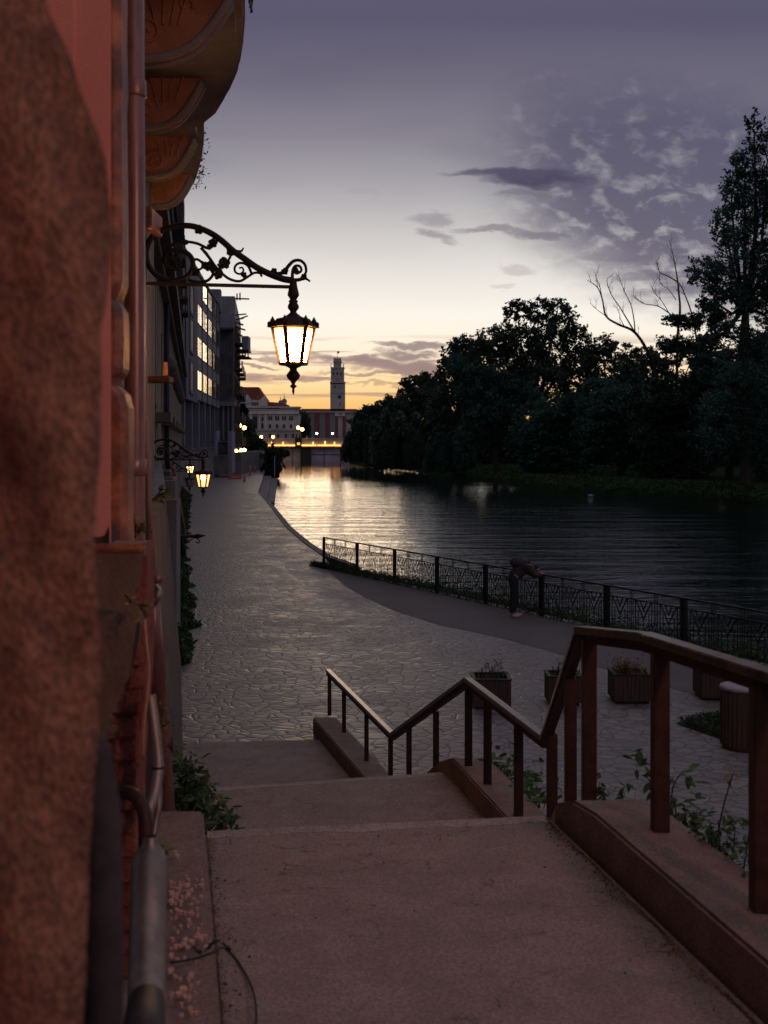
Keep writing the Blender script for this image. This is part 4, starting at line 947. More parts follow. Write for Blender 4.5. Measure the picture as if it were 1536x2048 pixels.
# ================================================================== FAR TOWN
def globe(px, py, d, base_py, lab, r=.34, mat='globelamp', n=1):
    o_ = empty('globe_street_lamp', W(px, base_py, d), lab, 'street lamp', 'distant glowing street lamps')
    a = W(px, base_py, d); b = W(px, py, d); mb = MB(); mb.lathe([(.14, a.z), (.12, a.z + .4), (.06, a.z + .5), (.05, b.z)], a.x, a.y, 8); mb.build('pole', M['sockets'], o_)
    for k in range(n):
        mb = MB(); c = b + Vector((k * r * 2.4 - (n - 1) * r * 1.2, 0, -k * .4)); mb.ball(c, r, n=10); mb.build('globe', M[mat], o_)
globe(472, 903, 162, 925, 'glowing globe lamp on the low wall, leftmost of three in a row', .32)
globe(483, 901, 185, 915, 'glowing globe lamp, middle one of three in a row near the far wall', .34)
globe(489, 900, 205, 912, 'glowing globe lamp, farthest right of three in a row near the far wall', .3)
globe(484, 851, 200, 895, 'double globe street lamp high in front of the small dark tree', .34, n=2)
globe(522.5, 874, 285, 884, 'small orange globe lamp at the left end of the bridge', .36)
globe(546, 874, 285, 884, 'small orange globe lamp on the left half of the bridge', .36)
# city hall
DH = 520
def X5(px, d=DH): return (px - CX) / FP * d
hall = empty('city_hall', W(600, 882, DH), 'pale ornate city hall with red roofs and a tall clock tower beyond the bridge', 'city hall')
def hb(name, mat, boxes, d=DH, t=14, bevel=0):
    mb = MB()
    for b_ in boxes: mb.pbox(b_[0], b_[1], b_[2], b_[3], d + (b_[4] if len(b_) > 4 else 0), t)
    return mb.build(name, M[mat], hall, bevel=bevel)
hb('left_wing', 'hallstone', [(466, 818, 600, 890, 0)])
hb('gable_block', 'hallstone', [(478, 800, 533, 820, .5)])
hb('cornice', 'hallstone', [(466, 825, 534, 828, -1.2), (533, 826, 600, 828, -1.0), (466, 813, 599, 815.5, -.8), (466, 819, 600, 820, -.4)])
for b_ in [(484.5, 829, 487.5, 858, -1.0), (500.5, 829, 503.5, 860, -1.0), (517.5, 829, 520.5, 860, -1.0), (529, 829, 533, 860, -1.0), (546.5, 829, 549, 858, -.5), (561, 829, 563.5, 858, -.5), (575.5, 829, 577.5, 858, -.5), (590, 829, 592, 858, -.5), (596.5, 829, 600, 889, -.7)]: hb('pilaster', 'hallstone', [b_])
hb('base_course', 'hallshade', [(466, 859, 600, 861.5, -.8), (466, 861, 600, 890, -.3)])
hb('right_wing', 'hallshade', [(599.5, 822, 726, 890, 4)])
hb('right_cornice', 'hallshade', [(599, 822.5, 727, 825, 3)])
def arch(mb, px, y0, y1, w, d):
    a = W(px - w / 2, y1, d); b = W(px + w / 2, y0, d); r = (b.x - a.x) / 2; c = (a.x + b.x) / 2
    poly = [(a.x, a.z), (b.x, a.z)] + [(c + r * math.cos(q), b.z - r + r * math.sin(q)) for q in [math.pi * k / 8 for k in range(9)]]
    mb.vprism(poly, d, d + .3)
def awin(px, y0, y1, w, dd=-.25, parent=hall, name='window'):
    mb = MB(); arch(mb, px, y0 - .6, y1 + .4, w + 1.2, DH + dd + .05); f_ = mb.build(name, M['hallstone'], parent)
    mb = MB(); arch(mb, px, y0, y1, w, DH + dd - .1); mb.build('pane', M['open'], f_)
awin(494, 832, 858, 9.5); awin(510, 832, 858, 9.5)
for x in (538, 542.4, 552, 556.4, 566, 570.4, 580, 584.4): awin(x, 832, 840, 3.2)
for x in (540, 554, 568, 582): awin(x, 848, 856, 4.2)
awin(525, 834, 842, 3.4); awin(525, 846, 857, 3.8)
awin(510, 866, 877, 8, -.5)
for x in (540, 556, 572, 586): awin(x, 867, 878, 4.5, -.5)
for x in (505.5, 510, 514.5): awin(x, 804, 811, 3, .3)
def roof(name, pts, d, t, mat='redroof'):
    mb = MB(); mb.vprism([(X5(x, d), hz(y, d)) for x, y in pts], d, d + t); return mb.build(name, M[mat], hall)
roof('mansard_roof', [(466, 800), (466, 778), (478, 774), (516, 774), (521, 782), (534, 800)], DH + 2, 10)
roof('middle_roof', [(533, 817), (533, 804), (543, 804), (566, 806), (574, 809), (584, 817)], DH + 3, 10)
roof('right_roof', [(600, 822), (604, 817.5), (712, 818), (725, 822)], DH + 6, 10)
roof('gable', [(482, 806), (483, 800), (487, 796), (490, 795), (492, 791), (494, 788), (496, 791), (499, 795), (502, 799), (503, 806)], DH - .2, 1.5, 'hallstone')
roof('gable', [(519, 806), (520, 800), (524, 795), (528, 792), (532, 796), (534, 803), (535, 812), (519, 812)], DH - .3, 1.5, 'hallstone')
roof('parapet', [(560, 815), (575, 815), (584, 816), (599, 817), (599, 820), (560, 820)], DH, 3, 'hallstone')
# clock tower
TW = DH + 6
tw = [(660, 720, 664, 1), (661.5, 819, 688, 0)]
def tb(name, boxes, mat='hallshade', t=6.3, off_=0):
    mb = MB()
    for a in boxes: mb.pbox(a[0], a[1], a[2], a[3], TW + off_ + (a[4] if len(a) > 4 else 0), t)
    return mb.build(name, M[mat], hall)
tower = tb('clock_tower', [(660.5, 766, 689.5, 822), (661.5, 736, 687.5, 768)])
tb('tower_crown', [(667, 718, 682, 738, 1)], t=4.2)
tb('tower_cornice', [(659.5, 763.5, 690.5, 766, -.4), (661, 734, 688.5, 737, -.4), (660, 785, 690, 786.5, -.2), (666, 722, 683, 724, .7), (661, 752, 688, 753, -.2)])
mb = MB()
for k in range(5): mb.pbox(667 + k * 3.2, 715.5, 669 + k * 3.2, 718.2, TW + 1, 4.2)
for x in (662, 687): mb.pbox(x - .7, 729, x + .7, 735, TW, 1); mb.pbox(x - .3, 726, x + .3, 729, TW, 1)
mb.build('battlement', M['hallshade'], hall)
mb = MB(); mb.tube([W(674.5, 718, TW + 3), W(674.5, 705, TW + 3)], .09, 6); fpole = mb.build('flagpole', M['sockets'], hall)
mb = MB(); a = W(674.5, 702.5, TW + 3); mb.box(a.x, a.y, a.z - 1.0, a.x + .9, a.y + .05, a.z); fl = mb.build('flag', M['bannerred'], fpole)
for (x, y0_, y1_, w) in ((667, 744, 750, 3), (674.5, 743.5, 750, 3.4), (682, 744, 750, 3), (670, 770, 777, 2), (680, 774, 777, 1.6)):
    mb = MB(); arch(mb, x, y0_, y1_, w, TW - .1); mb.build('tower_window', M['open'], hall)
mb = MB(); arch(mb, 679, 790, 797, 6, TW - .15); mb.build('tower_window', M['open'], hall)
mb = MB(); mb.pbox(679, 805, 680.5, 811, TW - .1, .3); mb.build('tower_window', M['open'], hall)
a = W(674.5, 759, TW - .05); mb = MB(); mb.vprism([(a.x + .62 * math.cos(k * .5236), a.z + .62 * math.sin(k * .5236)) for k in range(12)], TW - .12, TW); mb.build('clock_face', M['palebox'], hall)
hb('tower_foot', 'hallstone', [(670, 824, 690, 832, 3.2)], t=3)
for x in (678, 682): hb('tower_window', 'open', [(x, 826, x + 1.6, 830, 3.0)], t=.5)
# vertical stripes of coloured light on the facade, painted as thin panels
for (xa, xb, g_) in ((608, 618, 'bannerred'), (619, 628, 'bannergreen'), (629, 639, 'bannerred'), (640, 648, 'bannergreen'), (650, 659, 'bannerred'), (660, 668, 'bannergreen'), (670, 676, 'bannerred'), (685, 692, 'bannerred')):
    o_ = hb('banner', g_, [(xa, 827 if xa < 668 else 833, xb, 880, 3.7)], t=.25)
ch_ = empty('church', W(560, 815, 640), 'far church with two small onion domed turrets behind the red roof', 'church')
for x, y0_, r_ in ((561, 797, 5.0), (569, 0, 0)):
    pass
def onion(px, ybase, ytop, rpx, d, lab):
    a = W(px, ybase, d); r = rpx * d / FP; zt2 = hz(ytop, d); mb = MB(); mb.lathe([(r * .92, a.z), (r * .92, zt2 - r * 1.6)], a.x, d, 12, False); mb.build('turret', M['hallstone'], ch_)
    mb = MB(); mb.lathe([(r, zt2 - r * 1.6), (r * 1.12, zt2 - r * 1.2), (r * 1.05, zt2 - r * .7), (r * .6, zt2 - r * .2), (r * .2, zt2), (r * .12, zt2 + r * .6), (r * .25, zt2 + r * .8), (r * .08, zt2 + r), (r * .05, zt2 + r * 2.4)], a.x, d, 12); mb.build('dome', M['dome'], ch_)
onion(568.5, 818, 797, 5, 640, ''); onion(561, 816, 800, 4, 652, '')
spire = empty('brick_turret', W(797, 830, 300), 'dark pointed brick turret rising behind the trees on the right bank', 'turret')
a = W(797, 840, 300); mb = MB(); mb.lathe([(.62, a.z), (.62, hz(792, 300)), (.75, hz(791, 300))], a.x, 300, 8, False); mb.build('shaft', M['brick'], spire)
mb = MB(); mb.lathe([(.75, hz(791, 300)), (.35, hz(783, 300)), (.05, hz(775, 300))], a.x, 300, 8, False); mb.build('roof', M['redroof'], spire)
# bridge
br = empty('lit_bridge', W(610, 922, 292), 'low pale bridge with a glowing orange light strip across the river', 'bridge')
def bb(name, mat, boxes, t=1, d=292):
    mb = MB()
    for b_ in boxes: mb.pbox(b_[0], b_[1], b_[2], b_[3], d + (b_[4] if len(b_) > 4 else 0), t)
    return mb.build(name, M[mat], br)
bb('deck', 'bridgewhite', [(500, 889.8, 740, 893.5, .2)], t=14)
bb('parapet', 'bridgewhite', [(523, 877.8, 590, 889.9, .1), (603, 877.8, 740, 889.9, .1)], t=.4)
bb('parapet_cap', 'bridgewhite', [(522.5, 876.5, 591, 878, -.1), (602, 876.5, 740, 878, -.1)], t=.8)
bb('light_strip', 'striplight', [(529, 889.9, 590, 891.5, -.15), (603, 889.9, 632.5, 891.5, -.15), (635, 889.9, 740, 891.5, -.15)], t=.2)
for x in (543, 566, 626, 650, 669): bb('light_post', 'striplight', [(x - .6, 884 if x != 650 else 882, x + .6, 889.8, -.1)], t=.15)
bb('pylon', 'sockets', [(590, 875, 603, 893, -.6), (592, 868, 594, 875, -.4), (599, 866, 601, 875, -.4)], t=1.6)
bb('pylon_lantern', 'warmwin', [(594, 885, 600, 890, -.75)], t=.15)
for x in [530 + i * 4.6 for i in range(12)] + [608 + i * 4.6 for i in range(18)]:
    mb = MB(); c = W(x, 881, 291.9); mb.vprism([(c.x + .17 * math.cos(k * .785), c.z + .17 * math.sin(k * .785)) for k in range(8)], 292.0, 292.12); mb.build('roundel', M['hallshade'], br)
bb('pier', 'sockets', [(601, 893.3, 622, 925, 1)], t=12)
bb('abutment_left', 'hallshade', [(536, 893.4, 601.5, 926, 1.6)], t=2)
bb('abutment_right', 'lilac', [(621.5, 893.4, 735, 926, 1.6)], t=2)
bb('wall_joint', 'sockets', [(584, 893.6, 585, 922, 1.45), (648, 893.6, 649, 922, 1.45), (680, 893.6, 681.5, 922, 1.45), (605, 908.5, 690, 909.3, 1.45)], t=.25)
globe(600.5, 855.5, 291, 877, 'bright orange double headed lamp on the bridge pylon', .42, n=2)
for x, g2 in ((633.5, 'left'), (665, 'right')):
    o_ = empty('floodlight', W(x, 878, 380), 'white floodlight glowing behind the bridge, the %s one of two' % g2, 'floodlight', 'white floodlights behind the bridge')
    mb = MB(); a = W(x, 866.8, 380); mb.ball(a, .42, .3, .28, 8); mb.build('lamp', M['whitelamp'], o_)
    mb = MB(); mb.tube([W(x, 884, 380), W(x, 868, 380)], .07, 6); mb.build('pole', M['sockets'], o_)
for i, (x, c_, lab) in enumerate(((614, 'palebox', 'tiny pale figure on the bridge just right of the pylon'), (619.5, 'sockets', 'tiny dark figure on the bridge, second right of the pylon'), (625, 'palebox', 'tiny pale figure on the bridge, third right of the pylon'), (556, 'sockets', 'tiny dark figure on the left half of the bridge'), (656, 'sockets', 'tiny dark figure on the bridge near the white floodlights'))):
    a = W(x, 877, 294); mb = MB(); mb.lathe([(.16, a.z - 1.0), (.2, a.z - .3), (.24, a.z + .1), (.22, a.z + .38), (.08, a.z + .46), (.07, a.z + .5), (.11, a.z + .58), (.11, a.z + .68), (.03, a.z + .74)], a.x, a.y, 8)
    tag(mb.build('person', M[c_]), lab, 'person', 'people crossing the bridge')

# ================================================================== VEGETATION
def crown_points(lobes, n, rs, k_sub=22, sub=.24, lo=.35, hi=1.0):
    vol = np.array([l[3] * l[4] * l[5] for l in lobes]) ** .75; vol /= vol.sum(); out_ = []; subs = []
    for l, w in zip(lobes, vol):
        ks = max(4, int(k_sub * (w * len(lobes)) ** .6)); dirs = rs.normal(size=(ks, 3)); dirs /= np.linalg.norm(dirs, axis=1)[:, None]
        rad = rs.uniform(lo, hi, ks)[:, None] ** .6; c = np.array(l[:3]) + dirs * rad * np.array(l[3:]); subs.append(c)
        m_ = int(n * w / ks) + 1
        for cc in c:
            sc_ = rs.uniform(.6, 1.25); mini = cc + rs.normal(size=(9, 3)) * np.array(l[3:]) * sub * 1.25 * sc_; out_.append(mini[rs.randint(0, 9, m_)] + rs.normal(size=(m_, 3)) * np.array(l[3:]) * sub * .5 * np.array([1, 1, .8]))
    return np.vstack(out_), np.vstack(subs)
def tree(name, label, base, lobes, n, leaf, mat, seed, trunk_r=.35, fork=.35, k_sub=22, sub=.24, group=None, limbs=26, cat='tree', droop=None, trunk_mat='bark', lean=(0, 0)):
    rs = np.random.RandomState(seed); base = Vector(base); t = empty(name, base, label, cat, group)
    P, subs = crown_points(lobes, n, rs, k_sub, sub)
    P = P[P[:, 2] > base.z + .1]
    np_mesh('crown', leaf_quads(P, leaf, rs, .55, droop), 4, M[mat], t)
    cen = Vector(np.mean([l[:3] for l in lobes], axis=0)); mb = MB()
    top = max(l[2] + l[5] * .3 for l in lobes); hgt = top - base.z
    fk = base + Vector((lean[0], lean[1], hgt * fork)); mid = (base + fk) / 2 + Vector((rs.uniform(-.2, .2), 0, 0))
    mb.tube([base - Vector((0, 0, .3)), base + Vector((0, 0, .3)), mid, fk], [trunk_r * 1.5, trunk_r * 1.1, trunk_r * .9, trunk_r * .75], 9)
    order = rs.permutation(len(subs))[:limbs]
    lobec = [Vector(l[:3]) for l in lobes]
    for lc in lobec:
        m2 = (fk + lc) / 2 + Vector((rs.uniform(-.5, .5), rs.uniform(-.5, .5), -hgt * .03)); mb.tube([fk, m2, lc], [trunk_r * .5, trunk_r * .32, trunk_r * .12], 7)
    for i in order:
        s_ = Vector(subs[i]); lc = min(lobec, key=lambda q: (q - s_).length); m2 = (lc + s_) / 2 + Vector((0, 0, -.2)); mb.tube([lc, m2, s_], [trunk_r * .18, trunk_r * .1, .025], 5)
    mb.build('trunk', M[trunk_mat], t); return t
def PL(px, py, d, rx, rz, ry=None):   # lobe from picture size at its distance
    a = W(px, py, d); k = d / FP; return (a.x, a.y, a.z, rx * k, (ry or rx * .8) * k, rz * k)
gt = 'trees along the far river bank'
def bz(px, d, z=.4): return ((px - CX) / FP * d, d, z)
# hanging willows at the far left of the bank
def willow(label, px, py_top, d, rx, zbot, n, seed, mat='leafwillow'):
    rs = np.random.RandomState(seed); base = Vector(bz(px, d)); t = empty('willow_tree', base, label, 'willow', gt); k = d / FP
    top = hz(py_top, d); r = rx * k; h_ = (top - zbot); strands = n // 60; bn_ = rs.uniform(0, 2 * np.pi, 34); bq_ = rs.uniform(.15, 1.08, 34) ** .6; bi_ = rs.randint(0, 34, strands); a = bn_[bi_] + rs.normal(size=strands) * .10; q = np.clip(bq_[bi_] + rs.normal(size=strands) * .07, .03, 1.15)
    bx = base.x + np.cos(a) * q * r; by = base.y + np.sin(a) * q * r * .9; bump_ = .12 * np.sin(a * 3 + seed) + .1 * np.sin(a * 5)
    zt_ = top - h_ * .5 * (q ** 2.0) * (1 + bump_) - rs.uniform(0, .12, strands) * h_ - (bi_ % 5) * .035 * h_; L = (zt_ - zbot) * rs.uniform(.35, .98, strands)
    s_ = rs.uniform(0, 1, (strands, 60)); P = np.stack([bx[:, None] + np.cos(a)[:, None] * .35 * s_ + rs.normal(size=s_.shape) * .11, by[:, None] + rs.normal(size=s_.shape) * .11, zt_[:, None] - L[:, None] * s_], -1).reshape(-1, 3)
    np_mesh('crown', leaf_quads(P, .19 * max(1, d / 190), rs, .4, .6), 4, M[mat], t); mb = MB()
    mb.tube([base - Vector((0, 0, .5)), base + Vector((.1, 0, h_ * .4)), Vector((base.x, base.y, top - h_ * .25))], [.5, .38, .2], 9)
    for i in range(10):
        an = i * .63; mb.tube([base + Vector((0, 0, h_ * .4)), base + Vector((math.cos(an) * r * .45, math.sin(an) * r * .4, h_ * .72)), base + Vector((math.cos(an) * r * .8, math.sin(an) * r * .7, h_ * .62))], [.2, .12, .04], 6)
    mb.build('trunk', M['bark'], t); return t
willow('weeping willow at the left tip of the far bank, hanging over the bridge end', 722, 832, 232, 36, -.4, 42000, 1, 'leafdark')
willow('paler rounded weeping willow second from the bridge, drooping to the water', 806, 838, 185, 50, -.5, 52000, 2)
willow('low weeping willow between the pale willow and the tall middle tree', 905, 850, 168, 52, -.4, 42000, 3, 'leafteal')
LT = []
def T(*a, **k): tree(*a, group=gt, **k)
T('leafy_tree', 'dark low tree just right of the clock tower, behind the first willow', bz(765, 236), [PL(748, 838, 236, 30, 22), PL(780, 828, 236, 30, 26), PL(762, 860, 236, 45, 30), PL(812, 825, 236, 30, 28)], 30000, .3, 'leafdark', 11)
T('leafy_tree', 'small tree with orange lit gaps beside the pointed turret', bz(842, 215), [PL(826, 768, 215, 22, 14), PL(846, 757, 215, 18, 12), PL(868, 775, 215, 24, 16), PL(815, 782, 215, 14, 9), PL(850, 800, 215, 36, 22)], 11000, .24, 'leafdark', 12, sub=.2, k_sub=26)
T('leafy_tree', 'tree stepping up to the left side of the tallest middle tree', bz(925, 172), [PL(905, 712, 172, 24, 26), PL(925, 695, 172, 24, 24), PL(895, 745, 172, 26, 30), PL(935, 750, 172, 40, 50), PL(915, 800, 172, 55, 50), PL(960, 720, 172, 28, 50)], 25000, .2, 'leafdark', 13, sub=.15, k_sub=36)
T('leafy_tree', 'tall broad middle tree whose rounded crown stands above its neighbours', bz(1070, 152), [PL(1035, 622, 152, 26, 24), PL(1075, 620, 152, 32, 24), PL(1115, 624, 152, 30, 26), PL(990, 680, 152, 34, 28), PL(1040, 690, 152, 44, 50), PL(1100, 690, 152, 44, 50), PL(1150, 680, 152, 30, 40), PL(1000, 740, 152, 50, 50), PL(1080, 770, 152, 70, 55), PL(960, 700, 152, 24, 24), PL(1160, 735, 152, 40, 40)], 40000, .185, 'leafdark', 14, sub=.14, k_sub=42, trunk_r=.5)
T('leafy_tree', 'lower tree with thin glowing crown right of the tallest middle tree', bz(1225, 150), [PL(1205, 690, 150, 28, 22), PL(1240, 705, 150, 32, 22), PL(1185, 730, 150, 32, 36), PL(1245, 745, 150, 44, 32), PL(1290, 715, 150, 28, 24), PL(1215, 790, 150, 60, 40)], 16000, .18, 'leafdark', 15, sub=.14, k_sub=34)
T('leafy_tree', 'low tree with glowing gaps under the bare branches', bz(1325, 140), [PL(1305, 730, 140, 34, 26), PL(1350, 712, 140, 28, 22), PL(1390, 700, 140, 34, 24), PL(1330, 765, 140, 50, 34), PL(1420, 730, 140, 40, 30), PL(1470, 715, 140, 40, 30), PL(1520, 700, 140, 40, 30)], 15000, .18, 'leafdark', 16, sub=.14, k_sub=34)
# dark lower masses near the water
thick = []
for i in range(62000):
    px = rnd.uniform(742, 1720); dd = 205 - (px - 860) * .075 + rnd.uniform(-8, 8); top_ = (790 if px > 880 else 850 - (px - 742) * .43) - 40 * math.sin(px * .011) * min(1, (px - 742) / 200) - 18 * math.sin(px * .05 + 1); q = rnd.random()
    a = W(px, 0, dd); thick.append((a.x, a.y, .6 + (hz(top_, dd) - .6) * q * (.85 + .15 * math.sin(px * .21 + q * 3))))
o_ = np_mesh('thicket', leaf_quads(np.array(thick), .62, np.random.RandomState(77), .55), 4, M['leafdark']); tag(o_, 'dark distant woodland mass closing the view behind the riverbank trees', 'woodland', kind='stuff')
low = [(985, 835, 150, 75, 75, 'leafteal', 'dark teal leafed tree low on the bank under the middle tree'), (1110, 850, 138, 85, 80, 'leafteal', 'broad teal tinted tree near the water in the middle of the bank'),
       (1235, 850, 126, 85, 80, 'leafteal', 'dark spreading tree on the bank above the small pale float'), (1350, 840, 118, 80, 85, 'leafdark', 'dark tree low on the bank under the bare branches'),
       (1450, 830, 112, 75, 95, 'leafteal', 'dark tree low on the bank at the foot of the tallest tree'), (1560, 820, 108, 80, 110, 'leafdark', 'dark tree cut by the right edge of the view')]
for i, (px, py, d, rx, rz, g_, lab) in enumerate(low):
    q5 = random.Random(i * 7 + 3); py += (-34, 22, -12, 26, -20, 0)[i]; extra = [PL(px + q5.uniform(-1, 1) * rx, py - rz * q5.uniform(.35, 1.0), d + q5.uniform(-4, 4), rx * q5.uniform(.18, .34), rz * q5.uniform(.16, .34)) for _ in range(6)]
    tree('leafy_tree', lab, bz(px + 8, d), [PL(px, py - rz * .35, d, rx * .6, rz * .5), PL(px - rx * .45, py, d, rx * .5, rz * .55), PL(px + rx * .45, py - 4, d, rx * .5, rz * .55), PL(px, py + rz * .25, d, rx * .7, rz * .45), PL(px - rx * .35, py + rz * .72, d, rx * .5, rz * .42), PL(px + rx * .3, py + rz * .8, d, rx * .5, rz * .4), PL(px - rx * .3, py - rz * .6, d + 3, rx * .4, rz * .35), PL(px + rx * .4, py - rz * .55, d + 2, rx * .4, rz * .3)] + extra, 60000, .17, g_, 30 + i, group=gt, sub=.2, trunk_r=.4, limbs=10)
# tall tree at the right edge
T('tall_tree', 'tallest dark tree rising to the upper right corner, taller than all others', bz(1490, 98), [PL(1508, 262, 98, 16, 34), PL(1490, 330, 98, 30, 42), PL(1535, 320, 98, 36, 60), PL(1462, 380, 98, 26, 42), PL(1510, 410, 98, 44, 50), PL(1448, 450, 98, 24, 46), PL(1570, 420, 98, 50, 80), PL(1475, 500, 98, 40, 45), PL(1535, 520, 98, 46, 55), PL(1410, 545, 98, 36, 30), PL(1445, 560, 98, 36, 36), PL(1500, 590, 98, 44, 44), PL(1425, 600, 98, 30, 26), PL(1560, 600, 98, 44, 60), PL(1455, 660, 98, 34, 26), PL(1520, 680, 98, 46, 40), PL(1500, 770, 98, 60, 50), PL(1440, 850, 98, 50, 60), PL(1530, 870, 98, 60, 70)], 58000, .125, 'leafteal', 21, sub=.15, k_sub=40, trunk_r=.42, fork=.5, limbs=60)
tree('young_tree', 'slim tree with loose foliage left of the tallest tree', bz(1400, 128), [PL(1385, 645, 128, 22, 18), PL(1350, 640, 128, 20, 14), PL(1425, 630, 128, 26, 24), PL(1340, 690, 128, 26, 16), PL(1400, 690, 128, 34, 20)], 11000, .15, 'leafdark', 22, group=gt, sub=.2, trunk_r=.2, fork=.7)
# bare tree
bt = empty('bare_tree', bz(1330, 132), 'leafless tree with thin curving branches reaching left against the sky', 'bare tree', gt)
def branch(mb, pts, r0, r1, d=132, twigs=4, seed=0, tw=26):
    P_ = spline([W(x, y, d + (k % 3 - 1) * .6) for k, (x, y) in enumerate(pts)], 5); n = len(P_); mb.tube(P_, [r0 + (r1 - r0) * i / (n - 1) for i in range(n)], 6)
    q = random.Random(seed)
    for i in range(twigs):
        j = q.randrange(n // 3, n - 1); a = P_[j]; dr = (P_[min(j + 2, n - 1)] - P_[j - 1]).normalized(); L = q.uniform(.4, 1.0) * tw * d / FP
        v_ = (dr + Vector((q.uniform(-.9, .9), q.uniform(-.5, .5), q.uniform(-.1, .8)))).normalized(); m1_ = a + v_ * L * .5 + Vector((q.uniform(-.1, .1), 0, q.uniform(0, .15)))
        e_ = m1_ + (v_ + Vector((q.uniform(-.4, .4), 0, q.uniform(-.1, .5)))).normalized() * L * .6; mb.tube([a, m1_, e_], [r1 * 1.1 + .012, .016, .007], 4)
        for _ in range(2):
            v2 = (v_ + Vector((q.uniform(-1, 1), 0, q.uniform(-.3, .9)))).normalized(); mb.tube([m1_, m1_ + v2 * L * .3, m1_ + v2 * L * .45 + Vector((q.uniform(-.1, .1), 0, .08))], [.014, .01, .006], 4)
mb = MB()
branch(mb, [(1322, 960), (1318, 860), (1310, 760), (1298, 710), (1270, 665), (1235, 648), (1212, 632), (1205, 600), (1195, 575), (1175, 560), (1168, 588)][:-1], .26, .03, seed=1, twigs=8)
branch(mb, [(1205, 602), (1200, 575), (1192, 555), (1198, 540)], .06, .012, seed=2, twigs=4); branch(mb, [(1212, 632), (1195, 620), (1180, 606)], .05, .012, seed=3, twigs=3)
branch(mb, [(1268, 662), (1255, 640), (1240, 615), (1222, 588), (1214, 560), (1222, 552)], .09, .014, seed=4, twigs=7); branch(mb, [(1270, 665), (1268, 640), (1262, 610), (1250, 585), (1240, 560), (1236, 540)], .08, .012, seed=5, twigs=8)
branch(mb, [(1250, 655), (1240, 635), (1238, 618)], .05, .012, seed=6, twigs=2)
mb.build('left_limb', M['bark'], bt)
mb = MB()
branch(mb, [(1356, 900), (1354, 780), (1355, 680), (1360, 620), (1358, 590), (1355, 560), (1350, 530), (1345, 505), (1338, 480)], .2, .02, seed=7, twigs=9)
branch(mb, [(1354, 563), (1335, 552), (1320, 545), (1315, 530), (1311, 518)], .09, .018, seed=8, twigs=5); branch(mb, [(1352, 600), (1338, 580), (1322, 568), (1318, 556)], .05, .012, seed=9, twigs=5)
branch(mb, [(1354, 640), (1335, 624), (1315, 612), (1290, 608), (1275, 600), (1262, 590)], .09, .012, seed=10, twigs=8, tw=32); branch(mb, [(1338, 626), (1322, 600), (1308, 585), (1300, 565)], .05, .012, seed=11, twigs=6)
branch(mb, [(1395, 690), (1384, 630), (1370, 590), (1358, 565)], .12, .04, seed=12, twigs=5); branch(mb, [(1395, 690), (1420, 660), (1460, 645), (1500, 640)], .14, .05, seed=13, twigs=4); branch(mb, [(1390, 640), (1398, 620), (1400, 608)], .06, .02, seed=14, twigs=2)
mb.build('right_limb', M['bark'], bt)
# far bank undergrowth
rs = np.random.RandomState(5); P = []
for i in range(30000):
    k = rs.randint(1, len(fbp) - 1); t = rs.rand(); a = fbp[k] * (1 - t) + fbp[k + 1] * t; o_ = rs.rand() ** 1.5 * 9 + .5
    P.append((a.x + o_ * .75, a.y + o_ * .66, .15 + rs.rand() * .35 - max(0, 2 - o_) * .4))
o_ = np_mesh('bank_grass', leaf_quads(np.array(P), .16, rs, .35), 4, M['grass']); tag(o_, 'rough dark grass on the far river bank under the trees', 'grass', kind='stuff')
# town trees near city hall
def small_tree(lab, px, py0, py1, rx, d, n=5000, leaf=.4, mat='leafdark', seed=0):
    r_ = (py1 - py0) / 2
    tree('street_tree', lab, W(px, py1 + 3, d), [PL(px, py0 + r_, d, rx, r_), PL(px - rx * .4, py0 + r_ * 1.3, d, rx * .6, r_ * .7), PL(px + rx * .4, py0 + r_ * 1.2, d, rx * .6, r_ * .6)], n, leaf, mat, seed, trunk_r=.2, group='small town trees near the bridge', limbs=6)
small_tree('small dark street tree left of the city hall entrance', 492, 842, 885, 14, 210, 9000, .32, seed=51)
small_tree('dark round bush tree below the left end of the bridge', 510, 876, 912, 17, 230, 9000, .3, seed=52)
small_tree('small dark tree in front of the leftmost red banner', 609, 832, 880, 9, 400, 6000, .5, seed=53)
small_tree('dark shrub under the lamp at the house corner', 486, 812, 830, 8, 186, 3000, .25, seed=54)
small_tree('dark bush on the quay beside the thin grey pole', 545, 905, 960, 14, 155, 9000, .24, seed=55)
small_tree('dark overhanging bush reaching out over the water before the bridge', 556, 900, 915, 18, 165, 5000, .24, seed=56)
# grass / ivy strip on the left of the promenade
P = []
for i in range(42000):
    d = 22 + (rs.rand() ** 1.6) * 70
    for a, b in zip(wl, wl[1:]):
        if a[1] <= d < b[1]: x0 = a[0] + (b[0] - a[0]) * (d - a[1]) / (b[1] - a[1]); break
    wmax = (.42 + .3 * min(1, max(0, d - 30) / 20)) * min(1, (d - 21.5) / 6) + .12 * math.sin(d * 1.7) + .1 * math.sin(d * 4.3); q = rs.rand(); hgt_ = (.5 - .38 * q) * (0.7 + .4 * math.sin(d * .9) + .25 * math.sin(d * 2.7)) * (1 + (d > 40) * .6)
    P.append((x0 + q * wmax + rs.normal() * .05, d, max(.02, rs.rand() * hgt_)))
o_ = np_mesh('ivy_and_grass', leaf_quads(np.array(P), .07, rs, .45), 4, M['leafivy']); tag(o_, 'dark green ivy and grass growing along the foot of the embankment wall', 'ground cover', kind='stuff')
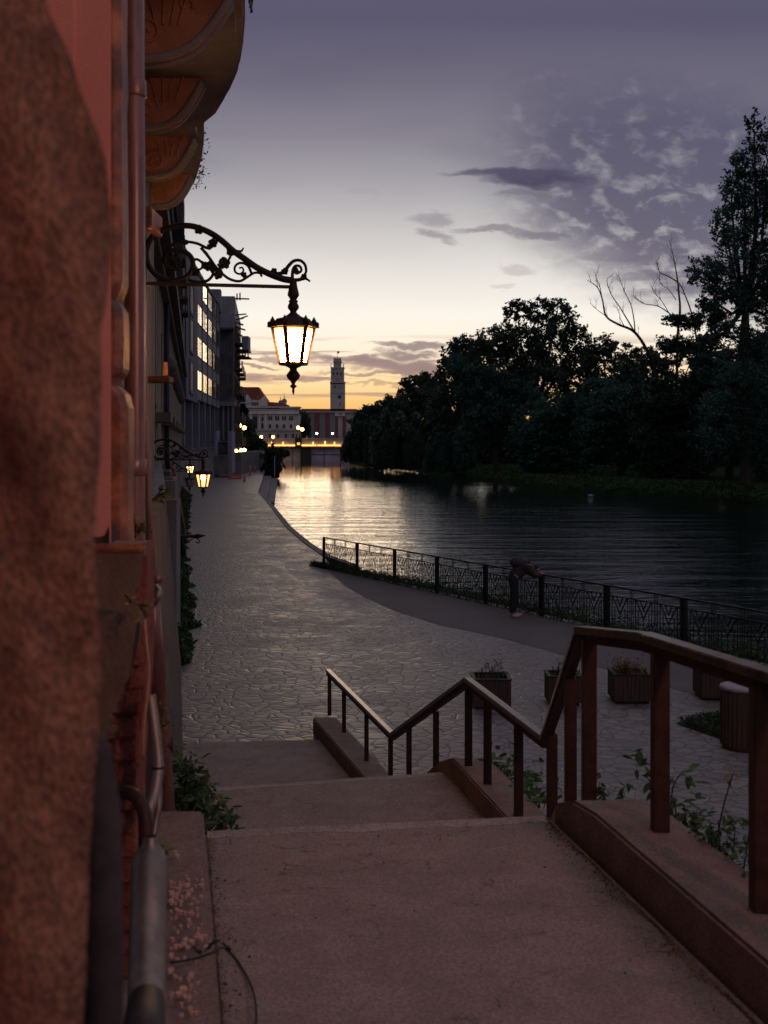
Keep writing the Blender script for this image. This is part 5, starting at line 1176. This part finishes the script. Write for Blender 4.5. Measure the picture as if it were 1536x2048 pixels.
# grass under the river railing and on the near river bank
P = []
for i in range(26000):
    s = rs.rand() * 32 - .8; o2 = rs.rand() ** 1.3 * (3.4 * min(1, .12 + s * .07)) - .16; b_ = FL0 + fdir * s + fn * o2
    zz_ = -.0 if o2 < .3 else -(o2 - .3) * .35; hg = .14 + (.5 * rs.rand() ** 2) * min(1, max(0, s) / 9) * (1 if o2 > .1 else .3); P.append((b_.x, b_.y, zz_ + rs.rand() * hg))
o_ = np_mesh('railing_grass', leaf_quads(np.array(P), .05, rs, .3), 4, M['grass']); tag(o_, 'tufts of dark grass and weeds along the foot of the riverside railing', 'grass', kind='stuff')
def shrub(name, label, stems, leaf, mat, seed, per=26, spread=.06, cat='plant', group=None, base=None):
    rs = np.random.RandomState(seed); b0 = Vector(stems[0][0]); t = empty(name, b0, label, cat, group); mb = MB(); P = []
    for pts in stems:
        sp_ = spline([Vector(q) for q in pts], 5); mb.tube(sp_, [.005 - .003 * i / len(sp_) for i in range(len(sp_))], 5)
        for i in range(per):
            a = sp_[rs.randint(len(sp_) // 4, len(sp_))]; P.append((a.x + rs.normal() * spread, a.y + rs.normal() * spread, a.z + rs.normal() * spread))
    mb.build('stems', M['bark'], t)
    P = np.array(P); n = len(P); aa = rs.normal(size=(n, 3)); aa[:, 2] *= .6; aa /= np.linalg.norm(aa, axis=1)[:, None]; bb_ = np.cross(aa, rs.normal(size=(n, 3)) * .4 + np.array([0, 0, 1])); bb_ /= np.linalg.norm(bb_, axis=1)[:, None]
    s_ = (leaf * rs.uniform(.6, 1.3, n))[:, None]; q = np.empty((n, 6, 3))
    q[:, 0] = P; q[:, 1] = P + aa * s_ * .6 + bb_ * s_ * .42; q[:, 2] = P + aa * s_ * 1.3 + bb_ * s_ * .34; q[:, 3] = P + aa * s_ * 2 - np.array([0, 0, .2]) * s_; q[:, 4] = P + aa * s_ * 1.3 - bb_ * s_ * .34; q[:, 5] = P + aa * s_ * .6 - bb_ * s_ * .42
    np_mesh('leaves', q.reshape(-1, 3), 6, M[mat], t); return t
def st(*a): return [W(*q) for q in a]
shrub('leafy_shrub', 'leafy green bush growing out of the gap beside the top stair kerb', [st((385, 1680, 7.2), (382, 1600, 7.2), (378, 1540, 7.3)), st((395, 1680, 7.0), (400, 1620, 7.0), (405, 1570, 7.0)), st((400, 1690, 6.9), (420, 1640, 6.8), (425, 1610, 6.8)), st((370, 1690, 7.2), (362, 1600, 7.3), (368, 1530, 7.3)), st((390, 1680, 7.1), (393, 1620, 7.1), (390, 1560, 7.2)), st((375, 1640, 7.4), (375, 1570, 7.4), (372, 1510, 7.5)), st((410, 1690, 6.8), (405, 1650, 6.8), (398, 1610, 6.9))], .035, 'leafshrub', 61, per=90, spread=.05)
shrub('leafy_sprig', 'sprig of pointed dark leaves reaching over the middle stair landing', [st((410, 1670, 6.4), (440, 1640, 6.3), (462, 1618, 6.3)), st((420, 1675, 6.4), (455, 1640, 6.3), (480, 1632, 6.3)), st((430, 1680, 6.3), (470, 1660, 6.25), (490, 1655, 6.2)), st((415, 1670, 6.4), (430, 1620, 6.4), (440, 1600, 6.4))], .038, 'leafivy', 62, per=11, spread=.018)
shrub('wall_weed', 'small yellow green weed on the ledge beside the downpipe', [st((272, 1070, 4.6), (270, 1045, 4.6), (266, 1025, 4.6)), st((275, 1065, 4.6), (283, 1050, 4.6), (290, 1045, 4.6)), st((270, 1075, 4.6), (280, 1062, 4.6), (288, 1058, 4.6))], .008, 'leafyellow', 63, per=60, spread=.012)
shrub('wall_weed', 'leafy weed with long leaves sticking out of the wall below the iron arm', [st((305, 1000, 8), (318, 985, 8), (326, 972, 8)), st((308, 1002, 8), (330, 992, 8), (342, 998, 8)), st((306, 1000, 8), (322, 992, 8), (334, 982, 8))], .032, 'leafyellow', 64, per=9, spread=.012)
shrub('wall_weed', 'tuft of weeds growing from the crack of the grey plinth', [st((262, 1205, 3.9), (255, 1195, 3.85), (248, 1188, 3.85)), st((275, 1208, 3.9), (290, 1212, 3.85), (298, 1208, 3.85)), st((280, 1215, 3.9), (290, 1225, 3.85), (292, 1235, 3.85))], .008, 'leafyellow', 65, per=40, spread=.014)
shrub('wall_fern', 'brownish fern like weed on the brown base wall beside the bright conduit', [st((318, 1470, 6.0), (322, 1440, 6.0), (328, 1412, 6.0)), st((318, 1465, 6.0), (312, 1440, 6.0), (310, 1425, 6.0)), st((320, 1455, 6.0), (330, 1450, 6.0), (338, 1445, 6.0))], .012, 'leafyellow', 66, per=40, spread=.02)
shrub('wall_weed', 'yellowish weed at the top of the wide grey rain pipe', [st((318, 1720, 3.6), (322, 1700, 3.6), (326, 1690, 3.6)), st((316, 1725, 3.6), (325, 1712, 3.6), (334, 1708, 3.6))], .011, 'leafyellow', 67, per=24, spread=.012)
shrub('leafy_shrub', 'dense green vine between the middle landing kerb and its handrail posts', [st((990, 1560, 10.9), (985, 1540, 11), (990, 1522, 11)), st((1010, 1580, 10.6), (1015, 1550, 10.6), (1012, 1530, 10.7)), st((1035, 1600, 10.2), (1040, 1570, 10.2), (1035, 1550, 10.3)), st((1055, 1620, 9.8), (1060, 1590, 9.8), (1070, 1575, 9.8)), st((1075, 1640, 9.6), (1080, 1600, 9.6), (1090, 1585, 9.6)), st((1000, 1570, 10.8), (1030, 1556, 10.6), (1050, 1560, 10.4))], .05, 'leafshrub', 68, per=46, spread=.09)
gv_ = 'vines growing over the outer side of the right kerb'
shrub('leafy_vine', 'vine with light green leaves curling round the thick post of the upper handrail', [st((1335, 1650, 6.4), (1330, 1590, 6.4), (1300, 1530, 6.5), (1270, 1530, 6.5)), st((1340, 1640, 6.4), (1345, 1580, 6.4), (1360, 1550, 6.4), (1376, 1556, 6.4)), st((1330, 1620, 6.5), (1298, 1560, 6.5), (1284, 1550, 6.5)), st((1350, 1660, 6.3), (1352, 1630, 6.3), (1350, 1600, 6.3))], .045, 'leafshrub', 69, per=13, spread=.03, group=gv_)
shrub('leafy_vine', 'dark leafy vine just below the outer kerb edge right of the thick post', [st((1385, 1710, 5.7), (1390, 1660, 5.7), (1395, 1620, 5.7)), st((1410, 1730, 5.5), (1400, 1680, 5.6), (1385, 1640, 5.6)), st((1370, 1690, 5.8), (1372, 1640, 5.8), (1366, 1610, 5.8))], .03, 'leafivy', 70, per=36, spread=.045, group=gv_)
shrub('leafy_vine', 'thicket of small orange and green leaves at the right frame edge below the handrail', [st((1440, 1760, 5.2), (1440, 1700, 5.2), (1436, 1640, 5.2)), st((1460, 1780, 5.1), (1465, 1720, 5.1), (1470, 1660, 5.1)), st((1480, 1790, 5.0), (1490, 1720, 5.0), (1500, 1650, 5.0)), st((1500, 1800, 4.9), (1512, 1730, 4.9), (1510, 1660, 4.9)), st((1430, 1740, 5.2), (1418, 1690, 5.2), (1415, 1660, 5.2)), st((1520, 1800, 4.8), (1530, 1740, 4.8), (1532, 1680, 4.8))], .022, 'leafshrub', 71, per=70, spread=.045, group=gv_)
shrub('leafy_vine', 'single thin upright stem with reddish leaves against the paving near the right edge', [st((1430, 1700, 5.2), (1445, 1620, 5.2), (1462, 1560, 5.2), (1468, 1545, 5.2))], .02, 'leafyellow', 72, per=12, spread=.014, group=gv_)
shrub('leafy_vine', 'small dark leaves at the rounded nose of the right kerb', [st((1188, 1600, 6.8), (1195, 1580, 6.8), (1200, 1565, 6.8)), st((1195, 1600, 6.8), (1208, 1588, 6.8), (1215, 1590, 6.8)), st((1240, 1595, 6.7), (1245, 1580, 6.7), (1250, 1572, 6.7))], .03, 'leafivy', 73, per=12, spread=.02, group=gv_)
shrub('balcony_plant', 'wild plants hanging from the railing of the farther balcony', [st((398, 300, 13), (404, 285, 13), (402, 265, 13)), st((392, 350, 13.6), (402, 345, 13.6), (408, 355, 13.6)), st((395, 330, 13.4), (404, 318, 13.4), (407, 300, 13.4)), st((390, 370, 13.8), (398, 362, 13.8), (400, 340, 13.8)), st((399, 280, 12.6), (403, 268, 12.6), (400, 258, 12.6))], .02, 'leafdark', 74, per=34, spread=.035)
# rubble flakes on the left kerb
mb = MB()
for i in range(130):
    px = rnd.gauss(368, 24); py = rnd.choice([rnd.gauss(1790, 16), rnd.gauss(1850, 40), rnd.uniform(1760, 2040), rnd.uniform(1700, 2040)]); px = max(342, min(px, 398 + (py - 1650) * .06))
    d = 1.825 * FP / (py - HY) if py > HY else 4; c = W(px, py, d); c.z = H - 1.815 + .004; s_ = rnd.uniform(.003, .012) * (1.5 if rnd.random() < .12 else 1); a = rnd.uniform(0, 3)
    pts = [(c.x + s_ * math.cos(a + k * 1.256) * rnd.uniform(.6, 1.2), c.y + s_ * math.sin(a + k * 1.256) * rnd.uniform(.8, 1.5)) for k in range(5)]; mb.prism(pts, c.z - .005, c.z + rnd.uniform(.002, .008))
tag(mb.build('plaster_rubble', M['rubble']), 'scattered pink plaster flakes on the left stair kerb', 'rubble', kind='stuff')
# leaves and grit on the upper landing
mb = MB()
for i in range(90):
    if i < 50: d = rnd.uniform(3.9, 6.0); x = xin1(d) - abs(rnd.gauss(0, .05)) - .02
    elif i < 75: d = rnd.uniform(3.9, 5.8); x = xl1(d) + abs(rnd.gauss(0, .06)) + .02
    else: d = rnd.uniform(3.9, 6.0); x = rnd.uniform(xl1(d) + .05, xin1(d) - .05)
    s_ = rnd.uniform(.002, .0055); a = rnd.uniform(0, 3); mb.prism([(x + s_ * math.cos(a + k * 1.57) * rnd.uniform(.5, 1.4), d + s_ * math.sin(a + k * 1.57) * rnd.uniform(.5, 1.4)) for k in range(4)], zs1 + .001, zs1 + rnd.uniform(.003, .007))
tag(mb.build('dry_debris', M['soil']), 'dry leaf bits and grit scattered on the upper stair landing', 'debris', kind='stuff')
P = []
for i in range(2600):
    d = rnd.uniform(3.2, 6.05); x = xin1(d) - abs(rnd.gauss(0, .022)) * (1 + .8 * math.sin(d * 9)) - .004; P.append((x, d, zs1 + rnd.uniform(.001, .012)))
for i in range(900):
    d = rnd.uniform(3.2, 5.8); x = xl1(d) + abs(rnd.gauss(0, .02)) + .004; P.append((x, d, zs1 + rnd.uniform(.001, .01)))
for i in range(900):
    d = rnd.uniform(9.3, 10.95); x = xin2(d) - abs(rnd.gauss(0, .03)) - .004; P.append((x, d, zs2 + rnd.uniform(.001, .015)))
o_ = np_mesh('dry_moss', leaf_quads(np.array(P), .0045, np.random.RandomState(3), .6), 4, M['strawgrass']); tag(o_, 'dry moss and grit gathered along the foot of the stair kerbs', 'moss', kind='stuff')
tw = empty('dry_twig', W(430, 1900, 3.9), 'thin dry creeper twig lying across the left kerb onto the landing', 'twig')
mb = MB(); mb.tube(spline([W(340, 1925, 4.0), W(385, 1918, 4.0), W(425, 1905, 4.0), (W(445, 1895, 4.45)), W(470, 1915, 4.42), W(500, 1965, 4.2), W(512, 2010, 4.0), W(512, 2060, 3.85)]), .004, 5); mb.build('stem', M['soil'], tw)
rs2 = np.random.RandomState(9); cpts = []
for i in range(46):
    t_ = rs2.rand(); a = W(385 + 75 * t_, 1893 + 12 * math.sin(t_ * 7), 4.1); cpts.append((a.x, a.y, a.z))
np_mesh('dry_leaves', leaf_quads(np.array(cpts), .011, rs2, .5), 4, M['soil'], tw)

# ================================================================== OBJECTS ON THE PROMENADE
def planter(px0, px1, py_top, py_bot, lab, plant_lab, kind, seed, plant_name):
    base = G((px0 + px1) / 2, py_bot - 4); d = base.y + .3; w = (px1 - px0) / FP * (d - .3) * .97; h = .46; x = base.x; rs_ = random.Random(seed)
    o_ = empty('planter_box', (x, d, 0), lab, 'planter', 'square wooden planters on the paving'); y0, y1 = d - w * .5, d + w * .5; x0, x1 = x - w / 2, x + w / 2; t = .035
    for (a, b, c, e_) in ((x0, y0, x1, y0 + t), (x0, y1 - t, x1, y1), (x0, y0 + t, x0 + t, y1 - t), (x1 - t, y0 + t, x1, y1 - t)):
        mb = MB(); n = 9
        for k in range(n):
            if c - a > e_ - b: mb.box(a + (c - a) * k / n + .003, b, .05, a + (c - a) * (k + 1) / n - .003, e_, h)
            else: mb.box(a, b + (e_ - b) * k / n + .003, .05, c, b + (e_ - b) * (k + 1) / n - .003, h)
        mb.build('side_panel', M['planter'], o_)
    mb = MB(); mb.box(x0 - .01, y0 - .01, h, x1 + .01, y0 + t + .015, h + .02); mb.box(x0 - .01, y1 - t - .015, h, x1 + .01, y1 + .01, h + .02); mb.box(x0 - .01, y0 + t + .015, h, x0 + t + .015, y1 - t - .015, h + .02); mb.box(x1 - t - .015, y0 + t + .015, h, x1 + .01, y1 - t - .015, h + .02)
    mb.build('rim', M['iron'], o_)
    mb = MB(); mb.box(x0 + .04, y0 + .04, 0, x1 - .04, y1 - .04, .05); mb.build('foot', M['iron'], o_)
    mb = MB(); mb.box(x0 + t + .002, y0 + t + .002, .06, x1 - t - .002, y1 - t - .002, h - .06); mb.build('soil', M['soil'], o_)
    stems = []
    for i in range(26 if kind == 'grass' else 12):
        a = Vector((rs_.uniform(x0 + .08, x1 - .08), rs_.uniform(y0 + .08, y1 - .08), h - .07)); hh = rs_.uniform(.1, .28) if kind != 'tall' else rs_.uniform(.1, .38)
        stems.append([a, a + Vector((rs_.uniform(-.03, .03), 0, hh * .5)), a + Vector((rs_.uniform(-.12, .12), rs_.uniform(-.05, .05), hh))])
    shrub(plant_name, plant_lab, stems, .022 if kind != 'grass' else .03, 'strawgrass' if kind == 'grass' else 'leafivy', seed, per=30, spread=.03 if kind != 'grass' else .035)
planter(945, 1024, 1360, 1424, 'dark square wooden planter behind the peak of the middle handrail', 'thin green plants in the planter behind the middle handrail', 'tall', 81, 'planter_plant')
planter(1097, 1166, 1352, 1418, 'dark wooden planter half hidden behind the steep handrail slope', 'green leafy plant in the planter behind the steep handrail', 'leafy', 82, 'planter_plant')
planter(1228, 1306, 1345, 1413, 'dark wooden planter with straw coloured grass left of the thick post', 'straw coloured tufted grass in the planter left of the thick post', 'grass', 83, 'ornamental_grass')
planter(1403, 1478, 1340, 1406, 'dark wooden planter rightmost of the row, behind the round bin', 'dry grass in the rightmost planter', 'grass', 84, 'ornamental_grass')
bn = G(1485, 1495); bin_ = empty('round_bin', (bn.x, bn.y, 0), 'tall round brown litter bin with a pale concrete top on the grass patch', 'litter bin')
mb = MB(); mb.lathe([(.27, 0), (.27, .03), (.28, .05), (.28, .78), (.27, .80)], bn.x, bn.y, 28); 
for k in range(28):
    a = k * math.pi / 14; mb.bar((bn.x + .283 * math.cos(a), bn.y + .283 * math.sin(a), .05), (bn.x + .283 * math.cos(a), bn.y + .283 * math.sin(a), .77), .03, .012)
mb.build('body', M['planter'], bin_)
mb = MB(); mb.lathe([(.285, .80), (.30, .81), (.305, .83), (.30, .85), (.24, .86)], bn.x, bn.y, 28); mb.build('top', M['binlid'], bin_)
gp_px = [(1352, 1448), (1400, 1438), (1450, 1432), (1540, 1438), (1640, 1470), (1640, 1560), (1540, 1505), (1440, 1478)]
pg = [G(x, y) for x, y in gp_px]; structure(sheet([(q.x, q.y) for q in pg], .012), 'lawn_soil', M['soil'])
P = []
def inside(x, y, poly):
    c = False; j = len(poly) - 1
    for i in range(len(poly)):
        if (poly[i].y > y) != (poly[j].y > y) and x < (poly[j].x - poly[i].x) * (y - poly[i].y) / (poly[j].y - poly[i].y) + poly[i].x: c = not c
        j = i
    return c
while len(P) < 9000:
    x = rs.uniform(min(q.x for q in pg), max(q.x for q in pg)); y = rs.uniform(min(q.y for q in pg), max(q.y for q in pg))
    if inside(x, y, pg): P.append((x, y, .01 + rs.rand() * .1))
o_ = np_mesh('grass_patch', leaf_quads(np.array(P), .035, rs, .25), 4, M['grass']); tag(o_, 'triangular patch of dark grass around the round bin', 'grass', kind='stuff')
fb_ = W(1181, 994, 107); mb = MB(); mb.ball((fb_.x, fb_.y, -.76), .3, .2, .09, 8); tag(mb.build('float', M['lilac']), 'small pale float on the dark water by the far bank', 'float')

# ================================================================== PERSON AT THE RAILING
def skinned(name, nodes, edges, mat, parent, sub=2):
    """nodes: name -> (pos, radius)"""
    keys = list(nodes); me = bpy.data.meshes.new(name); off_ = ORG[parent.name] if parent else Vector((0, 0, 0))
    me.from_pydata([tuple(Vector(nodes[k][0])) for k in keys], [(keys.index(a), keys.index(b)) for a, b in edges], [])
    o_ = bpy.data.objects.new(name + '_tmp', me); C.objects.link(o_); md = o_.modifiers.new('s', 'SKIN'); md.use_smooth_shade = True
    for i, k in enumerate(keys):
        r_ = nodes[k][1]; r_ = (r_, r_) if isinstance(r_, (int, float)) else r_; me.skin_vertices[0].data[i].radius = r_
    me.skin_vertices[0].data[0].use_root = True
    o_.modifiers.new('u', 'SUBSURF').levels = sub
    dg = bpy.context.evaluated_depsgraph_get(); dg.update(); nm = bpy.data.meshes.new_from_object(o_.evaluated_get(dg)); bpy.data.objects.remove(o_)
    nm.materials.clear(); nm.materials.append(mat); nm.name = name; r2 = bpy.data.objects.new(name, nm); C.objects.link(r2)
    if parent: r2.parent = parent
    ORG[r2.name] = off_; return r2
M['skin'] = surf('skin', (.28, .14, .105), (.34, .18, .14), 8, .6, bs=0); M['jacket'] = surf('olive_jacket', (.035, .027, .022), (.055, .042, .034), 12, .85, bs=.3)
M['trouser'] = surf('black_trousers', (.012, .011, .014), (.022, .02, .024), 12, .85, bs=.2); M['shoe'] = surf('pale_shoe', (.4, .32, .36), (.5, .4, .45), 12, .7, bs=.1)
M['pack'] = surf('dark_backpack', (.03, .024, .045), (.055, .045, .075), 12, .8, bs=.4); M['hair'] = surf('dark_hair', (.03, .02, .015), (.05, .035, .025), 30, .6, bs=.5)
foot = G(1033, 1234); per = bpy.data.objects.new('person', None)
# local frame: x = facing direction (towards the railing), y = left, z = up
face_a = math.atan2(fn.y, fn.x) - .35
body_n = {'pel': ((-.05, 0, .93), (.11, .125)), 'sp1': ((.02, 0, 1.05), (.12, .14)), 'sp2': ((.16, 0, 1.15), (.13, .16)), 'sp3': ((.30, 0, 1.20), (.12, .17)), 'nk': ((.40, 0, 1.21), .055), 'hd0': ((.47, 0, 1.18), (.075, .07)), 'hd1': ((.54, 0, 1.13), (.085, .075)), 'hd2': ((.57, 0, 1.08), (.06, .055))}
be = [('pel', 'sp1'), ('sp1', 'sp2'), ('sp2', 'sp3'), ('sp3', 'nk'), ('nk', 'hd0'), ('hd0', 'hd1'), ('hd1', 'hd2')]
for s_, n_s in ((1, 'l'), (-1, 'r')):
    fx = .05 * s_
    body_n.update({n_s + 'hip': ((-.05, .09 * s_, .88), .09), n_s + 'kn': ((-.02 + fx, .10 * s_, .50), .06), n_s + 'an': ((-.06 + fx, .10 * s_, .10), .04), n_s + 'he': ((-.05 + fx, .10 * s_, .045), .038), n_s + 'to': ((.12 + fx, .11 * s_, .03), .03),
                   n_s + 'sh': ((.30, .18 * s_, 1.18), .065), n_s + 'el': ((.42, .24 * s_, 1.0), .045), n_s + 'wr': ((.60, .10 * s_, 1.03), .03), n_s + 'pa': ((.66, .07 * s_, 1.035), (.035, .018))})
    be += [('pel', n_s + 'hip'), (n_s + 'hip', n_s + 'kn'), (n_s + 'kn', n_s + 'an'), (n_s + 'an', n_s + 'he'), (n_s + 'he', n_s + 'to'), ('sp3', n_s + 'sh'), (n_s + 'sh', n_s + 'el'), (n_s + 'el', n_s + 'wr'), (n_s + 'wr', n_s + 'pa')]
    for f in range(5):
        yy_ = (f - 1.5) * .017 if f else -.03
        a_, b2 = n_s + 'f%da' % f, n_s + 'f%db' % f; ln = (.05, .075, .08, .076, .06)[f]
        y0_ = .07 * s_ + yy_ * s_ * (-1 if f == 0 else 1)
        body_n[a_] = ((.675 + ln * .5 * (.5 if f == 0 else 1), y0_, 1.035), .009); body_n[b2] = ((.68 + ln * (.6 if f == 0 else 1), y0_, 1.01), .008); be += [(n_s + 'pa', a_), (a_, b2)]
per = skinned('person', body_n, be, M['skin'], None)
def sub_n(keys, grow, extra=None):
    d_ = {k: (body_n[k][0], tuple(r_ + grow for r_ in (body_n[k][1] if isinstance(body_n[k][1], tuple) else (body_n[k][1],) * 2))) for k in keys}
    if extra: d_.update(extra)
    return d_
ORG[per.name] = Vector((0, 0, 0))
def child(name, keys, edges, grow, mat, extra=None): return skinned(name, sub_n(keys, grow, extra), edges, mat, per)
child('jacket', ['pel', 'sp1', 'sp2', 'sp3', 'lsh', 'lel', 'rsh', 'rel', 'lwr', 'rwr'], [('pel', 'sp1'), ('sp1', 'sp2'), ('sp2', 'sp3'), ('sp3', 'lsh'), ('lsh', 'lel'), ('lel', 'lwr'), ('sp3', 'rsh'), ('rsh', 'rel'), ('rel', 'rwr')], .034, M['jacket'])
child('trousers', ['sp1', 'pel', 'lhip', 'lkn', 'lan', 'rhip', 'rkn', 'ran'], [('sp1', 'pel'), ('pel', 'lhip'), ('lhip', 'lkn'), ('lkn', 'lan'), ('pel', 'rhip'), ('rhip', 'rkn'), ('rkn', 'ran')], .028, M['trouser'])
for s_ in 'lr': skinned('shoe', {'a': (body_n[s_ + 'he'][0], (.05, .05)), 'b': (tuple(Vector(body_n[s_ + 'he'][0]) + Vector((.1, 0, 0))), (.045, .045)), 'c': (tuple(Vector(body_n[s_ + 'to'][0]) + Vector((.03, 0, .01))), (.04, .03))}, [('a', 'b'), ('b', 'c')], M['shoe'], per)
mb = MB(); mb.ball((.50, 0, 1.19), .10, .088, .085, 10); mb.ball((.46, 0, 1.17), .07, .085, .07, 8); mb.build('hair', M['hair'], per, local=True)
for s_ in (1, -1): mb = MB(); mb.ball((.52, .083 * s_, 1.13), .02, .01, .03, 6); mb.build('ear', M['skin'], per, local=True)
mb = MB(); mb.ball((.635, 0, 1.10), .02, .014, .022, 6); mb.build('nose', M['skin'], per, local=True)
mb = MB()
for s_ in (1, -1): mb.ball((.615, .03 * s_, 1.125), .009, .01, .008, 6)
mb.build('eyes', M['hair'], per, local=True)
rotz = Matrix.Rotation(face_a, 4, 'Z')
hand = rotz @ Vector((.70, 0, 0)); tgt = FL0 + fdir * ((foot - FL0).dot(fdir)); 
dist = (tgt - foot).dot(fn); base_p = tgt - fn * (rotz @ Vector((.70, 0, 0))).dot(fn)
per.location = (base_p.x, base_p.y, 0); per.rotation_euler.z = face_a
tag(per, 'person in dark trousers and pale shoes bent forward over the riverside railing', 'person')
bpk = empty('backpack', tuple(per.location), 'dark backpack on the back of the person bending over the railing', 'backpack'); bpk.rotation_euler.z = face_a
mb = MB(); c = Vector((.10, 0, 1.30))
mb.ball((.08, 0, 1.30), .22, .16, .13, 12); mb.build('bag', M['pack'], bpk, local=True)
mb = MB(); mb.ball((.02, 0, 1.36), .11, .11, .08, 10); mb.build('front_pocket', M['pack'], bpk, local=True)
for s_ in (1, -1):
    mb = MB(); mb.tube(spline([(.24, .1 * s_, 1.33), (.36, .13 * s_, 1.30), (.37, .14 * s_, 1.15), (.24, .15 * s_, 1.03), (.08, .13 * s_, 1.08), (-.04, .12 * s_, 1.2)]), .015, 6); mb.build('strap', M['pack'], bpk, local=True)
